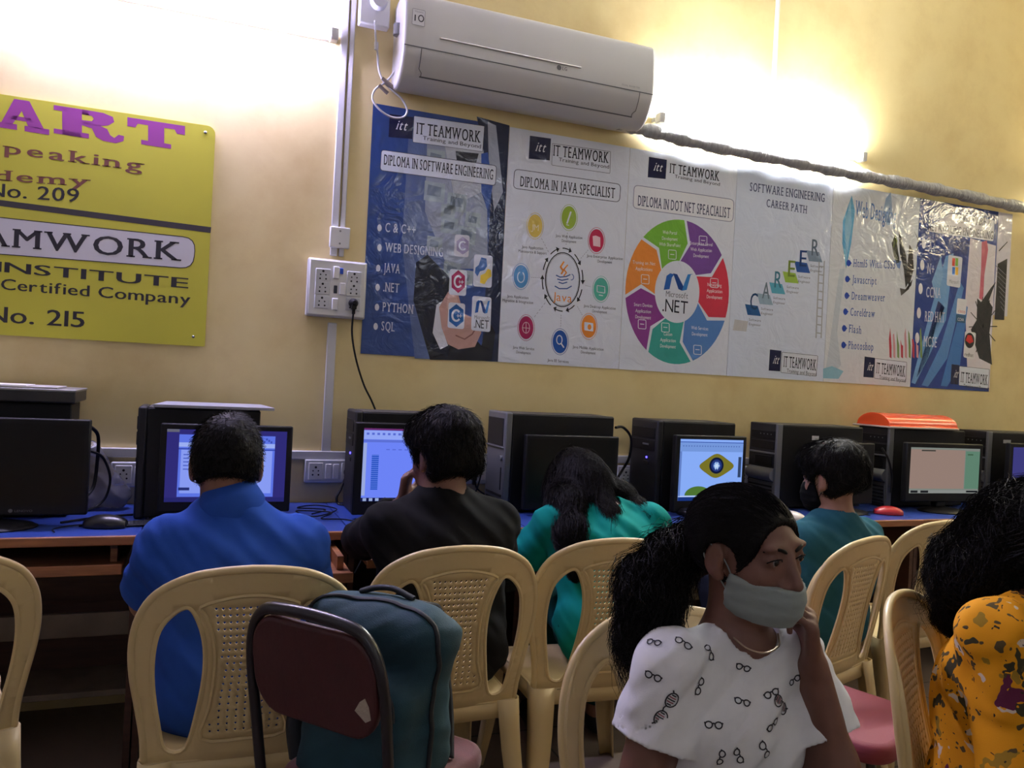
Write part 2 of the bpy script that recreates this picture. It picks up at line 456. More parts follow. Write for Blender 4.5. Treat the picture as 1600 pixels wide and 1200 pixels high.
def comb(root, hair, n, length, flow, r=.0008, lift=.004, seg=6, seed=1, jitter=.35, name='hair_strands', m=None, keep=None):
    """fine strands laid along a hair surface in the direction of flow(p)"""
    me = hair.data; bvh = BVHTree.FromPolygons([v.co for v in me.vertices], [tuple(p.vertices) for p in me.polygons]); rnd = random.Random(seed); mb = MB(); P = me.polygons; done = 0; tries = 0
    while done < n and tries < n*6:
        tries += 1; q = P[rnd.randrange(len(P))]; p = q.center.copy()
        if keep and not keep(p): continue
        j = Vector((rnd.gauss(0,1), rnd.gauss(0,1), rnd.gauss(0,1)))*jitter; L = length*rnd.uniform(.6, 1.1); lf = lift*rnd.uniform(.3, 1.3); pts = []
        for i in range(seg+1):
            c, nn, *_ = bvh.find_nearest(p)
            if c is None: break
            pts.append(c+nn*(.0006+lf*(i/seg)**1.3)); d = flow(c)
            d = (d.normalized()+j); d = d-nn*d.dot(nn)
            p = c+d.normalized()*(L/seg) if d.length > 1e-6 else c
        if len(pts) > 2: mb.tube(pts, [r*(1-.8*i/len(pts)) for i in range(len(pts))], 3, cap=False); done += 1
    return mb.build(name, m or hair.data.materials[0], root)

def on_surface(ob, pts, lift):
    me = ob.data; bvh = BVHTree.FromPolygons([v.co for v in me.vertices], [tuple(p.vertices) for p in me.polygons]); out = []
    for p in pts:
        c, n, *_ = bvh.find_nearest(Vector(p)); out.append(c+n*lift)
    return out

# ---------------------------------------------------------------- the room
def wall_paint():
    M = mat('cream_wall_paint', (222,202,152), .62, bump=.04, bscale=35)
    t = M.node_tree; b = t.nodes['Principled BSDF']; L = t.links
    g = nd(t, 'ShaderNodeNewGeometry'); n = nd(t, 'ShaderNodeTexNoise'); n.inputs['Scale'].default_value = 2.2; n.inputs['Detail'].default_value = 7; n.inputs['Roughness'].default_value = .62
    L.new(g.outputs['Position'], n.inputs['Vector'])
    r = nd(t, 'ShaderNodeValToRGB'); e = r.color_ramp.elements
    e[0].position = .28; e[0].color = (*lin((206,182,126)), 1); e[1].position = .52; e[1].color = (*lin((222,203,146)), 1)
    x = e.new(.75); x.color = (*lin((228,211,156)), 1)
    L.new(n.outputs['Fac'], r.inputs[0]); L.new(r.outputs[0], b.inputs['Base Color'])
    return M
M_WALL = wall_paint()
M_WALL2 = mat('pale_wall_paint', (206,206,204), .7, var=.05, vscale=3)
X0, X1, Y1, ZC = -3.0, 6.2, -6.6, 3.65
def slab(name, lo, hi, m):
    o = MB().box2(lo, hi).build(name, m); tag(o, kind='structure'); return o
slab('wall_back', (X0-.15, 0, 0), (X1+.15, .15, ZC), M_WALL)
slab('wall_left', (X0-.15, Y1, 0), (X0, 0, ZC), M_WALL2)
slab('wall_right', (X1, Y1, 0), (X1+.15, 0, ZC), M_WALL2)
slab('wall_front', (X0-.15, Y1-.15, 0), (X1+.15, Y1, ZC), M_WALL2)
slab('ceiling', (X0-.15, Y1-.15, ZC), (X1+.15, .15, ZC+.12), mat('ceiling_white', (225,222,212), .8, var=.05, vscale=2))
def floor_mat():
    M = mat('floor_tiles', (120,105,92), .35)
    t = M.node_tree; b = t.nodes['Principled BSDF']; L = t.links
    tc = nd(t, 'ShaderNodeTexCoord'); br = nd(t, 'ShaderNodeTexBrick'); br.offset = 0; br.squash = 1
    br.inputs['Scale'].default_value = 1; br.inputs['Brick Width'].default_value = .6; br.inputs['Row Height'].default_value = .6; br.inputs['Mortar Size'].default_value = .004
    br.inputs['Color1'].default_value = (*lin((126,110,96)), 1); br.inputs['Color2'].default_value = (*lin((116,102,90)), 1); br.inputs['Mortar'].default_value = (*lin((60,54,48)), 1)
    L.new(tc.outputs['Object'], br.inputs[0]); L.new(br.outputs[0], b.inputs['Base Color']); return M
slab('floor', (X0-.15, Y1-.15, -.1), (X1+.15, .15, 0), floor_mat())

M_WHITE = mat('white_plastic', (214,214,210), .35); M_GREYW = mat('pale_grey_plastic', (196,198,200), .4, var=.04)
M_DARK = mat('black_plastic', (17,17,19), .5, spec=.25, bump=.05, bscale=400, dist=.001); M_BLACK = mat('soft_black_rubber', (12,12,13), .6, spec=.3)
M_METAL = mat('dull_steel', (130,130,128), .35, .9); M_HOLE = mat('dark_slot', (8,8,8), .8)

# ---------------------------------------------------------------- fluorescent tube lights
def tube_light(x0, x1, z, strength, rgb, label, y=0.0, inward=-1):
    """batten on the wall plane y, tube in front of it"""
    t = thing('tube_light', label, 'light', ((x0+x1)/2, y, z), group='fluorescent tube lights'); L = x1-x0; s = inward
    MB().box2((-L/2-.02, min(0, s*.03), -.011), (L/2+.02, max(0, s*.03), .011)).build('batten', M_WHITE, t, bevel=.004)
    for q in (-1, 1):
        MB().box2((q*(L/2)-.016, min(s*.03, s*.075), -.024), (q*(L/2)+.016, max(s*.03, s*.075), .024)).build('tube_holder', M_WHITE, t, bevel=.005)
    MB().tube([(-L/2+.016, s*.057, 0), (L/2-.016, s*.057, 0)], .0135, 12).build('glass_tube', glow('tube_glow_'+str(round(x0, 2))+str(y), rgb, strength), t, smooth=40)
    return t
tube_light(-.80, .425, 2.615, TUBE_L, (208,200,255), 'glaring white tube light on the wall above the yellow board')
tube_light(1.93, 3.14, 2.535, TUBE_R, (247,248,252), 'glaring white tube light on the wall right of the air conditioner')
tube_light(4.55, 5.75, 2.60, TUBE_SIDE, (255,236,180), 'warm tube light on the wall beyond the last poster')
tube_light(2.35, 3.55, 3.20, TUBE_BACK, (232,238,255), 'tube light high on the front wall behind the camera', Y1, 1)
tube_light(-1.6, -.4, 3.20, TUBE_BACK, (232,238,255), 'tube light high on the front wall behind the left row', Y1, 1)
ts = tube_light(-.6, .6, 0, TUBE_SIDE, (255,240,200), 'warm tube light high on the right wall', 0, 1); ts.location = (X1, -1.85, 2.98); ts.rotation_euler = (0, 0, R(90))

# ---------------------------------------------------------------- yellow notice board
M_YEL = mat('yellow_board', (196,190,62), .38, var=.04, vscale=3); 
def ink(rgb): return mat('ink_%d_%d_%d' % tuple(rgb), rgb, .45)
wallmap = lambda base: (lambda u, v, l: W(u, v, -(base+.00015*l)))
tl = W(338, 190); br = W(318, 543)
bx1 = W(329, 360).x; bx0 = W(-420, 262).x-.004; bz0, bz1 = 1.352, 2.195
poly = []
for cx, cz, a0 in ((bx1-.03, bz1-.03, 0), (bx0+.03, bz1-.03, 90), (bx0+.004, bz0+.004, 180), (bx1-.006, bz0+.006, 270)):
    rr = .03 if a0 < 180 else .006
    for q in range(7):
        a = R(a0+15*q); poly.append((cx+rr*math.cos(a), cz+rr*math.sin(a)))
board = MB().prism(poly, lambda u, v, h: (u, h, v), -.012, -.004).build('notice_board', M_YEL)
tag(board, 'big yellow notice board with purple and black lettering under the left tube light', 'sign')
P = Print(wallmap(.01205), ink); PUR = (150,64,140); BRN = (120,70,60); BLK = (40,36,44)
def slabletter(P, polys, x0, y0, x1, y1, sk, col):
    for pl in polys: P.poly([(x0+(x1-x0)*u-sk*v*0, y0+(y1-y0)*v+(x1-x0)*u*.155) for u, v in pl], col, 1)
# A, R, T in fat slab letters (unit square, v downwards)
A_ = [[(.30,0),(.62,0),(.93,.84),(.60,.84),(.46,.36),(.30,.0)], [(.30,0),(.46,.36),(.26,.84),(.02,.84)], [(.22,.55),(.66,.55),(.68,.68),(.18,.68)],
      [(-.06,.82),(.36,.82),(.36,1),(-.06,1)], [(.52,.82),(1.04,.82),(1.04,1),(.52,1)]]
R_ = [[(0,0),(.5,0),(.5,.17),(0,.17)], [(.12,0),(.40,0),(.40,1),(.12,1)], [(0,.83),(.5,.83),(.5,1),(0,1)],
      [(.40,0),(.70,.01),(.84,.1),(.86,.27),(.78,.42),(.62,.52),(.40,.52),(.40,.38),(.54,.37),(.57,.27),(.54,.18),(.40,.17)],
      [(.40,.42),(.62,.46),(.76,.56),(.80,.76),(.86,.84),(.92,.70),(1.0,.72),(.99,.9),(.88,1.02),(.7,1.0),(.6,.9),(.54,.62),(.40,.56)]]
T_ = [[(0,0),(1,0),(1,.36),(.86,.36),(.82,.2),(.64,.2),(.64,.82),(.76,.82),(.76,1),(.24,1),(.24,.82),(.36,.82),(.36,.2),(.18,.2),(.14,.36),(0,.36)]]
slabletter(P, A_, 0, 151, 74, 199, 0, PUR); slabletter(P, R_, 84, 164, 194, 208, 0, PUR); slabletter(P, T_, 199, 183, 289, 222, 0, PUR)
P.build('heading_lettering', board)
P = Print(wallmap(.01205), ink)
P.text('peaking', 3, 239, 227, 268, 19, BRN, 1, serif=.055, bold=.016); P.text('demy', -14, 281, 143, 292, 17.5, BRN, 1, serif=.055, bold=.016)
P.text('No. 209', -22, 306, 125, 316, 22, BLK, 1, bold=.012)
P.poly([(-420, 258), (330, 355), (329, 364), (-420, 268)], (58,52,56), 1); P.build('upper_lettering', board)
P = Print(wallmap(.01205), ink)
P.rrect([(-330, 305), (306, 372), (302, 420), (-330, 372)], 20, (206,204,206), 1, BLK, 1.4)
P.text('AMWORK', -34, 382, 285, 408, 31, BLK, 2, serif=.045, bold=.015)
P.text('INSTITUTE', -8, 424, 297, 451, 17, BLK, 1, bold=.02); P.text('Certified Company', 0, 452, 299, 476, 18, BLK, 1, bold=.014)
P.text('No. 215', -24, 502, 134, 512, 26, BLK, 1, bold=.014)
P.build('lower_lettering', board)
for px, py in ((321, 207), (302, 526)):
    c = W(px, py, -.012); MB().lathe([(.0055, 0), (.0055, .002), (.003, .004), (0.0005, .0045)], n=12, M=Matrix.Translation(c) @ Matrix.Rotation(R(90), 4, 'X')).build('screw', M_METAL, board)

# ---------------------------------------------------------------- posters
PX = [.602+.602*i for i in range(7)]; PZ0, PZ1 = 1.362, 2.392
WHT = (220,226,238); NAVY = (24,28,64); INK = (38,40,52); GRY = (120,124,134)
def poster(i, label, base):
    o = MB().box2((PX[i]+.001, -.003, PZ0-.0006*i), (PX[i+1]-.001, -.0005, PZ1)).build('poster', print_mat(base))
    tag(o, label, 'poster', 'training posters in a row on the wall'); return o
def art(): return Print(wallmap(.00305))
def logo(parent, sx0, sy0, sx1, sy1, tx0, ty0, tx1, ty1, th, boxed=None, small=True):
    """dark square with three slanted letters, the firm's name and its motto"""
    P = art(); sk = (ty1-ty0)/(tx1-tx0)
    P.poly([(sx0, sy0), (sx1, sy0+(sx1-sx0)*sk), (sx1-2, sy1+(sx1-sx0)*sk*.6), (sx0-2, sy1)], NAVY, 2)
    h = (sy1-sy0)*.42; w = sx1-sx0
    P.text('itt', sx0+w*.24, sy0+(sy1-sy0)*.66, sx0+w*.72, sy0+(sy1-sy0)*.66+w*.48*sk, h, (222,224,232), 3, serif=.04, slant=.28, bold=.01)
    P.build('logo_square', parent)
    P = art()
    if boxed is not None: P.rrect(boxed, 1.5, WHT, 1.5, INK if small else None, .6)
    P.text('IT TEAMWORK', tx0, ty0, tx1, ty1, th, INK, 3, serif=.06, bold=.02)
    P.text('Training and Beyond', tx0+(tx1-tx0)*.10, ty0+th*.48+.1*sk, tx1+1, ty1+th*.48, th*.34, (62,64,76), 3, bold=.008)
    P.build('name_panel', parent)
def heading(parent, q, rows, r=6, fill=WHT, col=INK, edge=(70,72,86), serif=.06):
    P = art()
    if q: P.rrect(q, r, fill, 2, edge, 1)
    for t, x0, y0, x1, y1, h in rows: P.text(t, x0, y0, x1, y1, h, col, 3, serif=serif, bold=.02)
    return P.build('heading_panel', parent)

# 1 blue poster with a suited arm
p1 = poster(0, 'blue poster of a suited arm and bulleted list, leftmost of the row', (44,72,134))
P = art()
P.poly([(640, 186), (700, 196), (716, 320), (690, 562), (648, 560), (628, 380)], (86,104,146), .3)
P.poly([(668, 196), (760, 206), (762, 420), (700, 420), (664, 330)], (142,152,170), .5)
P.poly([(690, 200), (756, 208), (752, 300), (712, 320)], (176,182,192), .7)
P.poly([(745, 182), (796, 196), (793, 250), (778, 565), (752, 562), (768, 300)], (26,36,66), .8)
P.poly([(762, 190), (775, 196), (786, 300), (772, 330), (764, 260)], (158,166,182), .9)
P.poly([(752, 240), (762, 238), (770, 290), (762, 330), (752, 300)], (52,84,160), 1)
P.poly([(712, 236), (748, 240), (742, 262), (714, 256)], (40,42,52), .9)
for x, y, w in ((668, 232, 28), (664, 282, 32), (700, 300, 30), (690, 338, 26), (668, 368, 24), (716, 352, 28), (694, 408, 26), (716, 420, 24), (728, 330, 24), (690, 318, 22)):
    P.poly([(x, y), (x+w, y+w*.16), (x+w-2, y+w*1.1), (x-2, y+w*.95)], (150,164,170), 1); P.poly([(x+5, y+6), (x+w-6, y+6+w*.16), (x+w-8, y+w*.8), (x+3, y+w*.7)], (112,126,140), 1.2)
P.build('pale_squares', p1)
P = art()
P.poly([(650, 410), (668, 398), (700, 430), (716, 468), (700, 556), (676, 548), (660, 520), (646, 470)], (22,28,46), 1.2)
P.poly([(660, 520), (690, 470), (752, 540), (764, 500), (774, 520), (768, 564), (672, 562)], (16,20,34), 1.1)
P.poly([(682, 476), (692, 470), (690, 510), (700, 540), (688, 546), (676, 520)], (214,216,224), 1.4)
P.poly([(686, 480), (700, 456), (716, 460), (724, 490), (748, 500), (752, 520), (742, 542), (716, 546), (700, 538), (690, 512)], (190,150,140), 1.5)
P.line([(712, 524), (726, 530), (738, 522), (744, 512)], 2, (130,90,84), 1.8); P.poly([(700, 456), (712, 458), (720, 490), (708, 500), (698, 480)], (204,170,160), 1.7)
P.build('suited_arm', p1)
P = art()
def tile(x0, y0, x1, y1, col=WHT, l=2): P.rrect([(x0, y0), (x1, y0+(x1-x0)*.1), (x1-2, y1+(x1-x0)*.1), (x0-2, y1)], 4, col, l)
def hexa(cx, cy, r, rx, col, l, letter):
    P.poly([(cx+rx*math.sin(PI/3*i), cy-r*math.cos(PI/3*i)) for i in range(6)], col, l)
    P.ring(cx, cy, rx*.6, r*.55, rx*.24, WHT, l+.5, 40, 320, 16)
    for k in range(letter): P.line([(cx+rx*(.2+.3*k), cy-2), (cx+rx*(.2+.3*k), cy+3)], 1, WHT, l+1); P.line([(cx+rx*(.05+.3*k), cy+.5), (cx+rx*(.4+.3*k), cy+.8)], 1, WHT, l+1)
tile(711, 366, 734, 400, (206,206,216)); hexa(723, 384, 14, 11, (150,140,176), 3, 0)
tile(703, 420, 730, 460); hexa(716, 440, 18, 12, (168,38,92), 3, 2)
tile(741, 397, 770, 447); tile(738, 462, 768, 516); tile(701, 472, 727, 512); hexa(713, 493, 18, 13, (26,92,164), 3, 2)
P.poly([(748, 414), (752, 402), (760, 404), (761, 416), (757, 422), (750, 424), (746, 432), (742, 426), (743, 418)], (60,104,170), 3)
P.poly([(762, 420), (767, 422), (768, 432), (762, 436), (757, 444), (750, 442), (751, 430), (758, 427)], (236,206,70), 3.2)
def wave(x0, y0, w, h, l=3):
    P.poly([(x0, y0+h), (x0+w*.10, y0+h*.15), (x0+w*.22, y0), (x0+w*.36, y0+h*.06), (x0+w*.28, y0+h*.25), (x0+w*.2, y0+h*.95)], (34,96,180), l)
    P.poly([(x0+w*.32, y0), (x0+w*.46, y0+h*.06), (x0+w*.72, y0+h*.95), (x0+w*.62, y0+h*1.05), (x0+w*.5, y0+h*.95)], (26,66,140), l+.4)
    P.poly([(x0+w*.62, y0+h*1.05), (x0+w*.78, y0+h), (x0+w*.92, y0+h*.1), (x0+w, y0+h*.04), (x0+w*.82, y0+h*.06), (x0+w*.7, y0+h*.6)], (52,130,206), l+.7)
wave(742, 469, 25, 20); P.text('Microsoft', 741, 498, 765, 500, 6, (110,112,120), 3); P.text('.NET', 740, 512, 764, 514, 14, INK, 3)
P.build('icon_tiles', p1)
for t, x0, y, x1 in (('C & C++', 600, 362, 650), ('WEB DESIGNING', 600, 393, 693), ('JAVA', 598, 425, 625), ('.NET', 597, 455, 624), ('PYTHON', 596, 486, 646), ('SQL', 594, 516, 617)):
    P = art(); P.ell(x0-7, y-6, 3.4, 5.4, (212,216,228), 2); P.text(t, x0+1, y, x1, y+(x1-x0)*.09, 15, (196,204,222), 2, serif=.055, bold=.016)
    P.build('bullet_line', p1)
heading(p1, [(596, 234), (776, 259), (774, 290), (594, 266)], [('DIPLOMA IN SOFTWARE ENGINEERING', 599, 257, 771, 281, 17)], 5)
logo(p1, 609, 178, 646, 214, 650, 209, 751, 223, 19, [(647, 181), (757, 197), (754, 237), (645, 222)])

# 2 white poster with a ring of round icons
p2 = poster(1, 'white poster with eight round icons circling a coffee cup emblem', WHT)
logo(p2, 828, 212, 861, 248, 864, 243, 951, 255, 18, [(863, 224), (954, 237), (953, 271), (862, 258)])
heading(p2, [(804, 264), (970, 288), (968, 316), (802, 294)], [('DIPLOMA IN JAVA SPECIALIST', 812, 291, 961, 310, 17)], 7)
P = art()
cx, cy = 879, 437
P.ring(cx, cy, 27.5, 43, 1.6, (30,30,36), 2); P.ring(cx, cy, 25.5, 40.5, .6, (120,120,126), 2)
for k in range(10):
    a0 = -90+36*k; P.ring(cx, cy, 32.5, 50, 1.6, (24,24,28), 2, a0, a0+24, 6)
    a = R(a0+27); b = R(a0+19); P.poly([(cx+31.7*math.cos(a), cy+49*math.sin(a)), (cx+35*math.cos(b), cy+53.5*math.sin(b)), (cx+28.5*math.cos(b), cy+44.5*math.sin(b))], (24,24,28), 2.4)
P.line([(881, 409), (876, 417), (880, 423), (877, 428)], 2.6, (226,140,50), 2); P.line([(887, 414), (881, 421), (885, 426), (881, 431)], 2, (226,140,50), 2)
P.line([(869, 430), (875, 433), (885, 432), (891, 429)], 1.8, (70,100,160), 2); P.line([(871, 436), (878, 438), (888, 436)], 1.8, (70,100,160), 2); P.line([(873, 441), (879, 443), (886, 441)], 1.8, (70,100,160), 2)
P.ring(893, 433, 4, 5, 1.2, (70,100,160), 2, -90, 110, 10); P.line([(867, 447), (874, 451), (886, 451), (893, 447)], 1.8, (70,100,160), 2)
P.text('Java', 863, 469, 894, 473, 14, (226,140,50), 2)
P.build('cup_emblem', p2)
icons = [(836, 353, (216,190,90)), (889, 340, (150,180,60)), (932, 376, (190,40,80)), (939, 452, (84,180,160)), (920, 510, (230,140,50)), (875, 534, (32,84,170)), (822, 512, (160,26,84)), (814, 432, (84,150,210))]
PK = (236,190,206)
signs = [lambda P: P.text('JM', 830, 359, 842, 361, 10, (240,230,190), 3),
         lambda P: P.line([(886, 349), (892, 331)], 2.4, WHT, 3).line([(885, 351), (889, 352)], 1.2, WHT, 3),
         lambda P: P.poly([(926, 369), (931, 368), (938, 371), (938, 386), (927, 384)], (236,200,208), 3),
         lambda P: P.rrect([(933, 446), (945, 448), (945, 458), (933, 456)], 1, None, 3, WHT, 1.2).line([(936, 461), (942, 462)], 1.4, WHT, 3),
         lambda P: P.rrect([(913, 503), (927, 505), (927, 518), (913, 516)], 1.5, WHT, 3).ell(921, 511, 3, 4.4, (230,140,50), 3.5),
         lambda P: P.ring(874, 531, 5, 7.5, 1.5, WHT, 3).line([(877, 537), (881, 543)], 2, WHT, 3),
         lambda P: P.ring(822, 512, 6, 9, 1, PK, 3).line([(816, 512), (828, 513)], 1, PK, 3).line([(822, 503), (822, 521)], 1, PK, 3),
         lambda P: P.ring(814, 433, 6, 9, 1.5, (214,230,244), 3, -60, 250)]
for (x, y, col), sign in zip(icons, signs):
    P = art(); P.ell(x, y, 11.5, 18, col, 2); P.ring(x, y, 13.5, 20.8, .7, col, 2)
    ang = math.atan2((y-cy)/50, (x-cx)/33)
    a = (cx+36*math.cos(ang), cy+55*math.sin(ang)); b = (x-15*math.cos(ang), y-22*math.sin(ang))
    for q in range(5): P.line([(a[0]+(b[0]-a[0])*q/5, a[1]+(b[1]-a[1])*q/5), (a[0]+(b[0]-a[0])*(q+.55)/5, a[1]+(b[1]-a[1])*(q+.55)/5)], .6, GRY, 1)
    sign(P); P.build('round_icon', p2)
P = art()
caps = [(889, 369, 'Java Web Application', 'Development'), (945, 401, 'Java Enterprise Application', 'Development'), (937, 479, 'Java Desktop Application', 'Development'), (919, 543, 'Java Mobile Application', 'Development'), (818, 543, 'Java Web Service', 'Development'), (872, 563, 'Java EE Services', None), (809, 463, 'Java Application', 'Migration & Integration'), (832, 386, 'Java Application', 'Maintenance & Support')]
for x, y, a, b in caps:
    w = len(a)*1.05; P.text(a, x-w, y-w*.09+3, x+w, y+w*.09+3, 4.6, (58,60,68), 2, bold=.01)
    if b: w = len(b)*1.05; P.text(b, x-w, y-w*.09+10, x+w, y+w*.09+10, 4.6, (58,60,68), 2, bold=.01)
P.build('captions', p2)

# 3 white poster with a wheel of seven arrows
p3 = poster(2, 'white poster with a wheel of seven coloured arrow segments', WHT)
logo(p3, 1014, 245, 1042, 277, 1046, 270, 1124, 283, 16, None)
heading(p3, [(991, 289), (1147, 312), (1145, 347), (989, 325)], [('DIPLOMA IN DOT NET SPEACIALIST', 996, 321, 1141, 341, 17)], 7, (228,230,236), (74,78,104), (130,134,160))
P = art(); cx, cy, RX, RY = 1058, 456, 81, 113
cols = [(116,178,62), (226,138,58), (136,58,140), (58,160,150), (84,130,196), (206,56,76), (116,74,150)]
seg = ['green', 'orange']
def pol(a, r): return (cx+RX*r*math.cos(R(a)), cy-RY*r*math.sin(R(a)))
for k in range(7):
    a0 = 82+360/7*k; a1 = a0+360/7-2.6; sh = 11; pts = []
    pts += [pol(a0+(a1-a0)*q/8, 1) for q in range(9)] + [pol(a1-sh, .70)] + [pol(a1+2-(a1-a0)*q/8, .43) for q in range(9)] + [pol(a0-sh+2, .70)]
    P.poly(pts, cols[k], 2)
    am = (a0+a1)/2-5; tx, ty = pol(am, .72)
    rows = [('Web Portal', 'Development', 'With SharePoint'), ('Training on .Net', 'Applications'), ('Smart Devices', 'Application', 'Development'), ('Custom', 'Application', 'Development'), ('Web Services', 'Development'), ('Networking', 'Application', 'Development'), ('Enterprise Level', 'Web Application', 'Development')][k]
    for j, t in enumerate(rows):
        w = len(t)*1.12; y = ty+(j-len(rows)/2)*9.5+4; P.text(t, tx-w, y-w*.08, tx+w, y+w*.08, 5.6, (236,236,240), 3)
    qx, qy = pol(am-4, .72); qy += 22 if k not in (3, 6, 5) else -22
    P.rrect([(qx-6, qy-7), (qx+6, qy-6), (qx+6, qy+8), (qx-6, qy+7)], 2, None, 3, (226,230,236), 1); P.line([(qx-3, qy), (qx+3, qy+.5)], 1.2, (226,230,236), 3)
P.build('arrow_wheel', p3)
P = art(); wave(1037, 427, 46, 26); P.text('Microsoft', 1040, 463, 1075, 467, 9.5, (92,96,108), 2); P.text('.NET', 1034, 486, 1075, 491, 21, (28,30,44), 2)
P.build('wheel_centre', p3)

# 4 white poster with rising letters
p4 = poster(3, 'white poster with letters climbing like a staircase', (214,224,242))
heading(p4, None, [('SOFTWARE ENGINEERING', 1171, 298, 1289, 316, 14)], col=(84,92,126)); heading(p4, None, [('CAREER PATH', 1197, 323, 1261, 334, 13)], col=(84,92,126))
P = art()
steps = [('C', 1176, 492, 1187, (38,92,150)), ('A', 1195, 475, 1205, (150,176,196)), ('R', 1214, 458, 1222, (90,170,196)), ('E', 1235, 441, 1245, (150,186,70)), ('E', 1253, 425, 1262, (40,84,160)), ('R', 1272, 408, 1281, (126,146,170))]
for k, (t, x, y, x1, c) in enumerate(steps):
    P.poly([(x-12, y-17), (x+8, y-14), (x+13, y+2), (x-8, y)], c, 2); dk = tuple(int(q*.72) for q in c)
    P.text(t, x-5, y-9, x+8, y-8, 27, dk, 3, bold=.012)
    P.text('Software', x-6, y+9, x+13, y+11, 4, (96,100,118), 2); P.text('Engineer', x-6, y+16, x+13, y+18, 4, (96,100,118), 2)
for x in (1276, 1284): P.line([(x+4, 408), (x-1, 528)], 2, (168,174,182), 2)
for k in range(9): P.line([(1280-.6*k, 416+13*k), (1288-.6*k, 417+13*k)], 2, (168,174,182), 2)
P.poly([(1148, 499), (1169, 502), (1166, 518), (1145, 516)], (190,192,196), 2)
P.build('letter_staircase', p4)
logo(p4, 1203, 546, 1221, 579, 1224, 573, 1275, 579, 18, [(1222, 550), (1278, 556), (1275, 588), (1220, 582)])

# 5 pale poster with butterfly and arrow bullets
p5 = poster(4, 'pale bluish poster with arrow bullets and a dark butterfly', (218,224,230))
P = art()
P.poly([(1331, 305), (1336, 330), (1330, 380), (1322, 420), (1316, 380), (1317, 345)], (96,166,206), 1.2); P.poly([(1329, 312), (1331, 350), (1322, 410), (1320, 350)], (146,196,222), 1.5)
P.poly([(1312, 420), (1320, 420), (1308, 520), (1314, 570), (1300, 588), (1288, 590), (1296, 540)], (196,208,218), 1); P.poly([(1286, 576), (1300, 572), (1318, 580), (1310, 592), (1286, 591)], (140,190,210), 1.3)
P.poly([(1384, 310), (1392, 300), (1396, 350), (1386, 352), (1380, 330)], (150,176,206), 1.1)
P.build('blue_swirl', p5)
P = art()
for pts, c in (([(1393, 380), (1399, 366), (1402, 384), (1406, 410), (1400, 412), (1396, 396)], (60,64,48)), ([(1399, 366), (1402, 376), (1400, 398), (1396, 384)], (150,180,60)), ([(1404, 360), (1410, 376), (1416, 400), (1420, 440), (1415, 450), (1412, 420), (1406, 396)], (44,44,46)), ([(1421, 382), (1426, 390), (1428, 420), (1420, 448), (1416, 430)], (58,52,48)), ([(1428, 360), (1436, 376), (1430, 396), (1434, 376)], (50,48,48)), ([(1406, 450), (1414, 452), (1424, 446), (1426, 436), (1420, 452), (1408, 462)], (90,86,80)), ([(1398, 406), (1408, 408), (1406, 420), (1402, 418)], (110,140,190))): P.poly(pts, c, 2)
P.build('butterfly', p5); P = art()
for k in range(9):
    x = 1390+6*k; P.poly([(x, 558), (x-1, 530-7*(k % 3)), (x+1, 512+9*(k % 4)), (x+3, 540), (x+3, 560)], [(190,60,76), (206,150,160), (120,150,90)][k % 3], 2)
P.build('coloured_grass', p5)
heading(p5, None, [('Web Designing', 1336, 338, 1400, 350, 27)], col=(78,116,176), serif=.02)
B5 = (74,100,168)
for t, x0, y, x1 in (('Html5 With CSS3', 1333, 417, 1399), ('Javascript', 1331, 442, 1370), ('Dreamweaver', 1330, 468, 1383), ('Coreldraw', 1328, 493, 1367), ('Flash', 1326, 519, 1346), ('Photoshop', 1325, 545, 1365)):
    P = art(); P.text(t, x0, y, x1, y+3, 13, B5, 2, serif=.055, bold=.016); P.ell(x0-7, y-6, 3.5, 5, (36,70,170), 2); P.poly([(x0-8, y-12), (x0-2, y-6), (x0-8, y)], (36,70,170), 2.3); P.build('bullet_line', p5)
logo(p5, 1351, 557, 1367, 589, 1369, 583, 1414, 589, 18, [(1367, 560), (1417, 566), (1415, 597), (1366, 591)])

# 6 blue and black poster
p6 = poster(5, 'blue poster with white ovals and black ink splash, rightmost whole one', (34,62,140))
P = art()
P.poly([(1516, 372), (1556, 384), (1546, 606), (1512, 600), (1508, 470)], (222,216,224), .4)
for pts, c in (([(1478, 400), (1490, 396), (1478, 500), (1450, 560), (1430, 600), (1424, 598), (1450, 500)], (110,160,214)), ([(1500, 440), (1506, 450), (1480, 560), (1450, 604), (1440, 602), (1470, 540)], (84,136,200)), ([(1490, 380), (1514, 376), (1506, 420), (1490, 440)], (30,50,124)), ([(1466, 470), (1476, 480), (1446, 570), (1432, 590)], (22,40,104)), ([(1504, 470), (1512, 480), (1500, 570), (1480, 604), (1470, 603)], (62,118,190)), ([(1456, 440), (1470, 400), (1474, 430), (1462, 470)], (130,176,222))): P.poly(pts, c, 1)
P.poly([(1534, 378), (1542, 376), (1544, 390), (1538, 430), (1536, 470), (1530, 466), (1533, 420)], (196,96,116), 1.2)
P.poly([(1527, 466), (1533, 472), (1548, 450), (1556, 440), (1545, 470), (1551, 480), (1546, 520), (1550, 570), (1530, 560), (1524, 540), (1517, 515), (1526, 500)], (22,22,26), 1.3)
for k in range(12):
    a = k*.52; P.line([(1536, 510), (1536+22*math.cos(a), 510+46*math.sin(a))], 1.2, (28,28,32), 1.6)
P.build('ink_splash', p6)
heading(p6, [(1484, 333), (1554, 346), (1552, 376), (1448, 362), (1449, 344)][0:1]+[(1554, 344), (1552, 377), (1447, 361)], [('HARDWARE &', 1492, 347, 1549, 354, 13), ('NETWORKING ENGINEERING', 1450, 360, 1552, 374, 13)], 2, (230,230,236), (66,68,84), None)
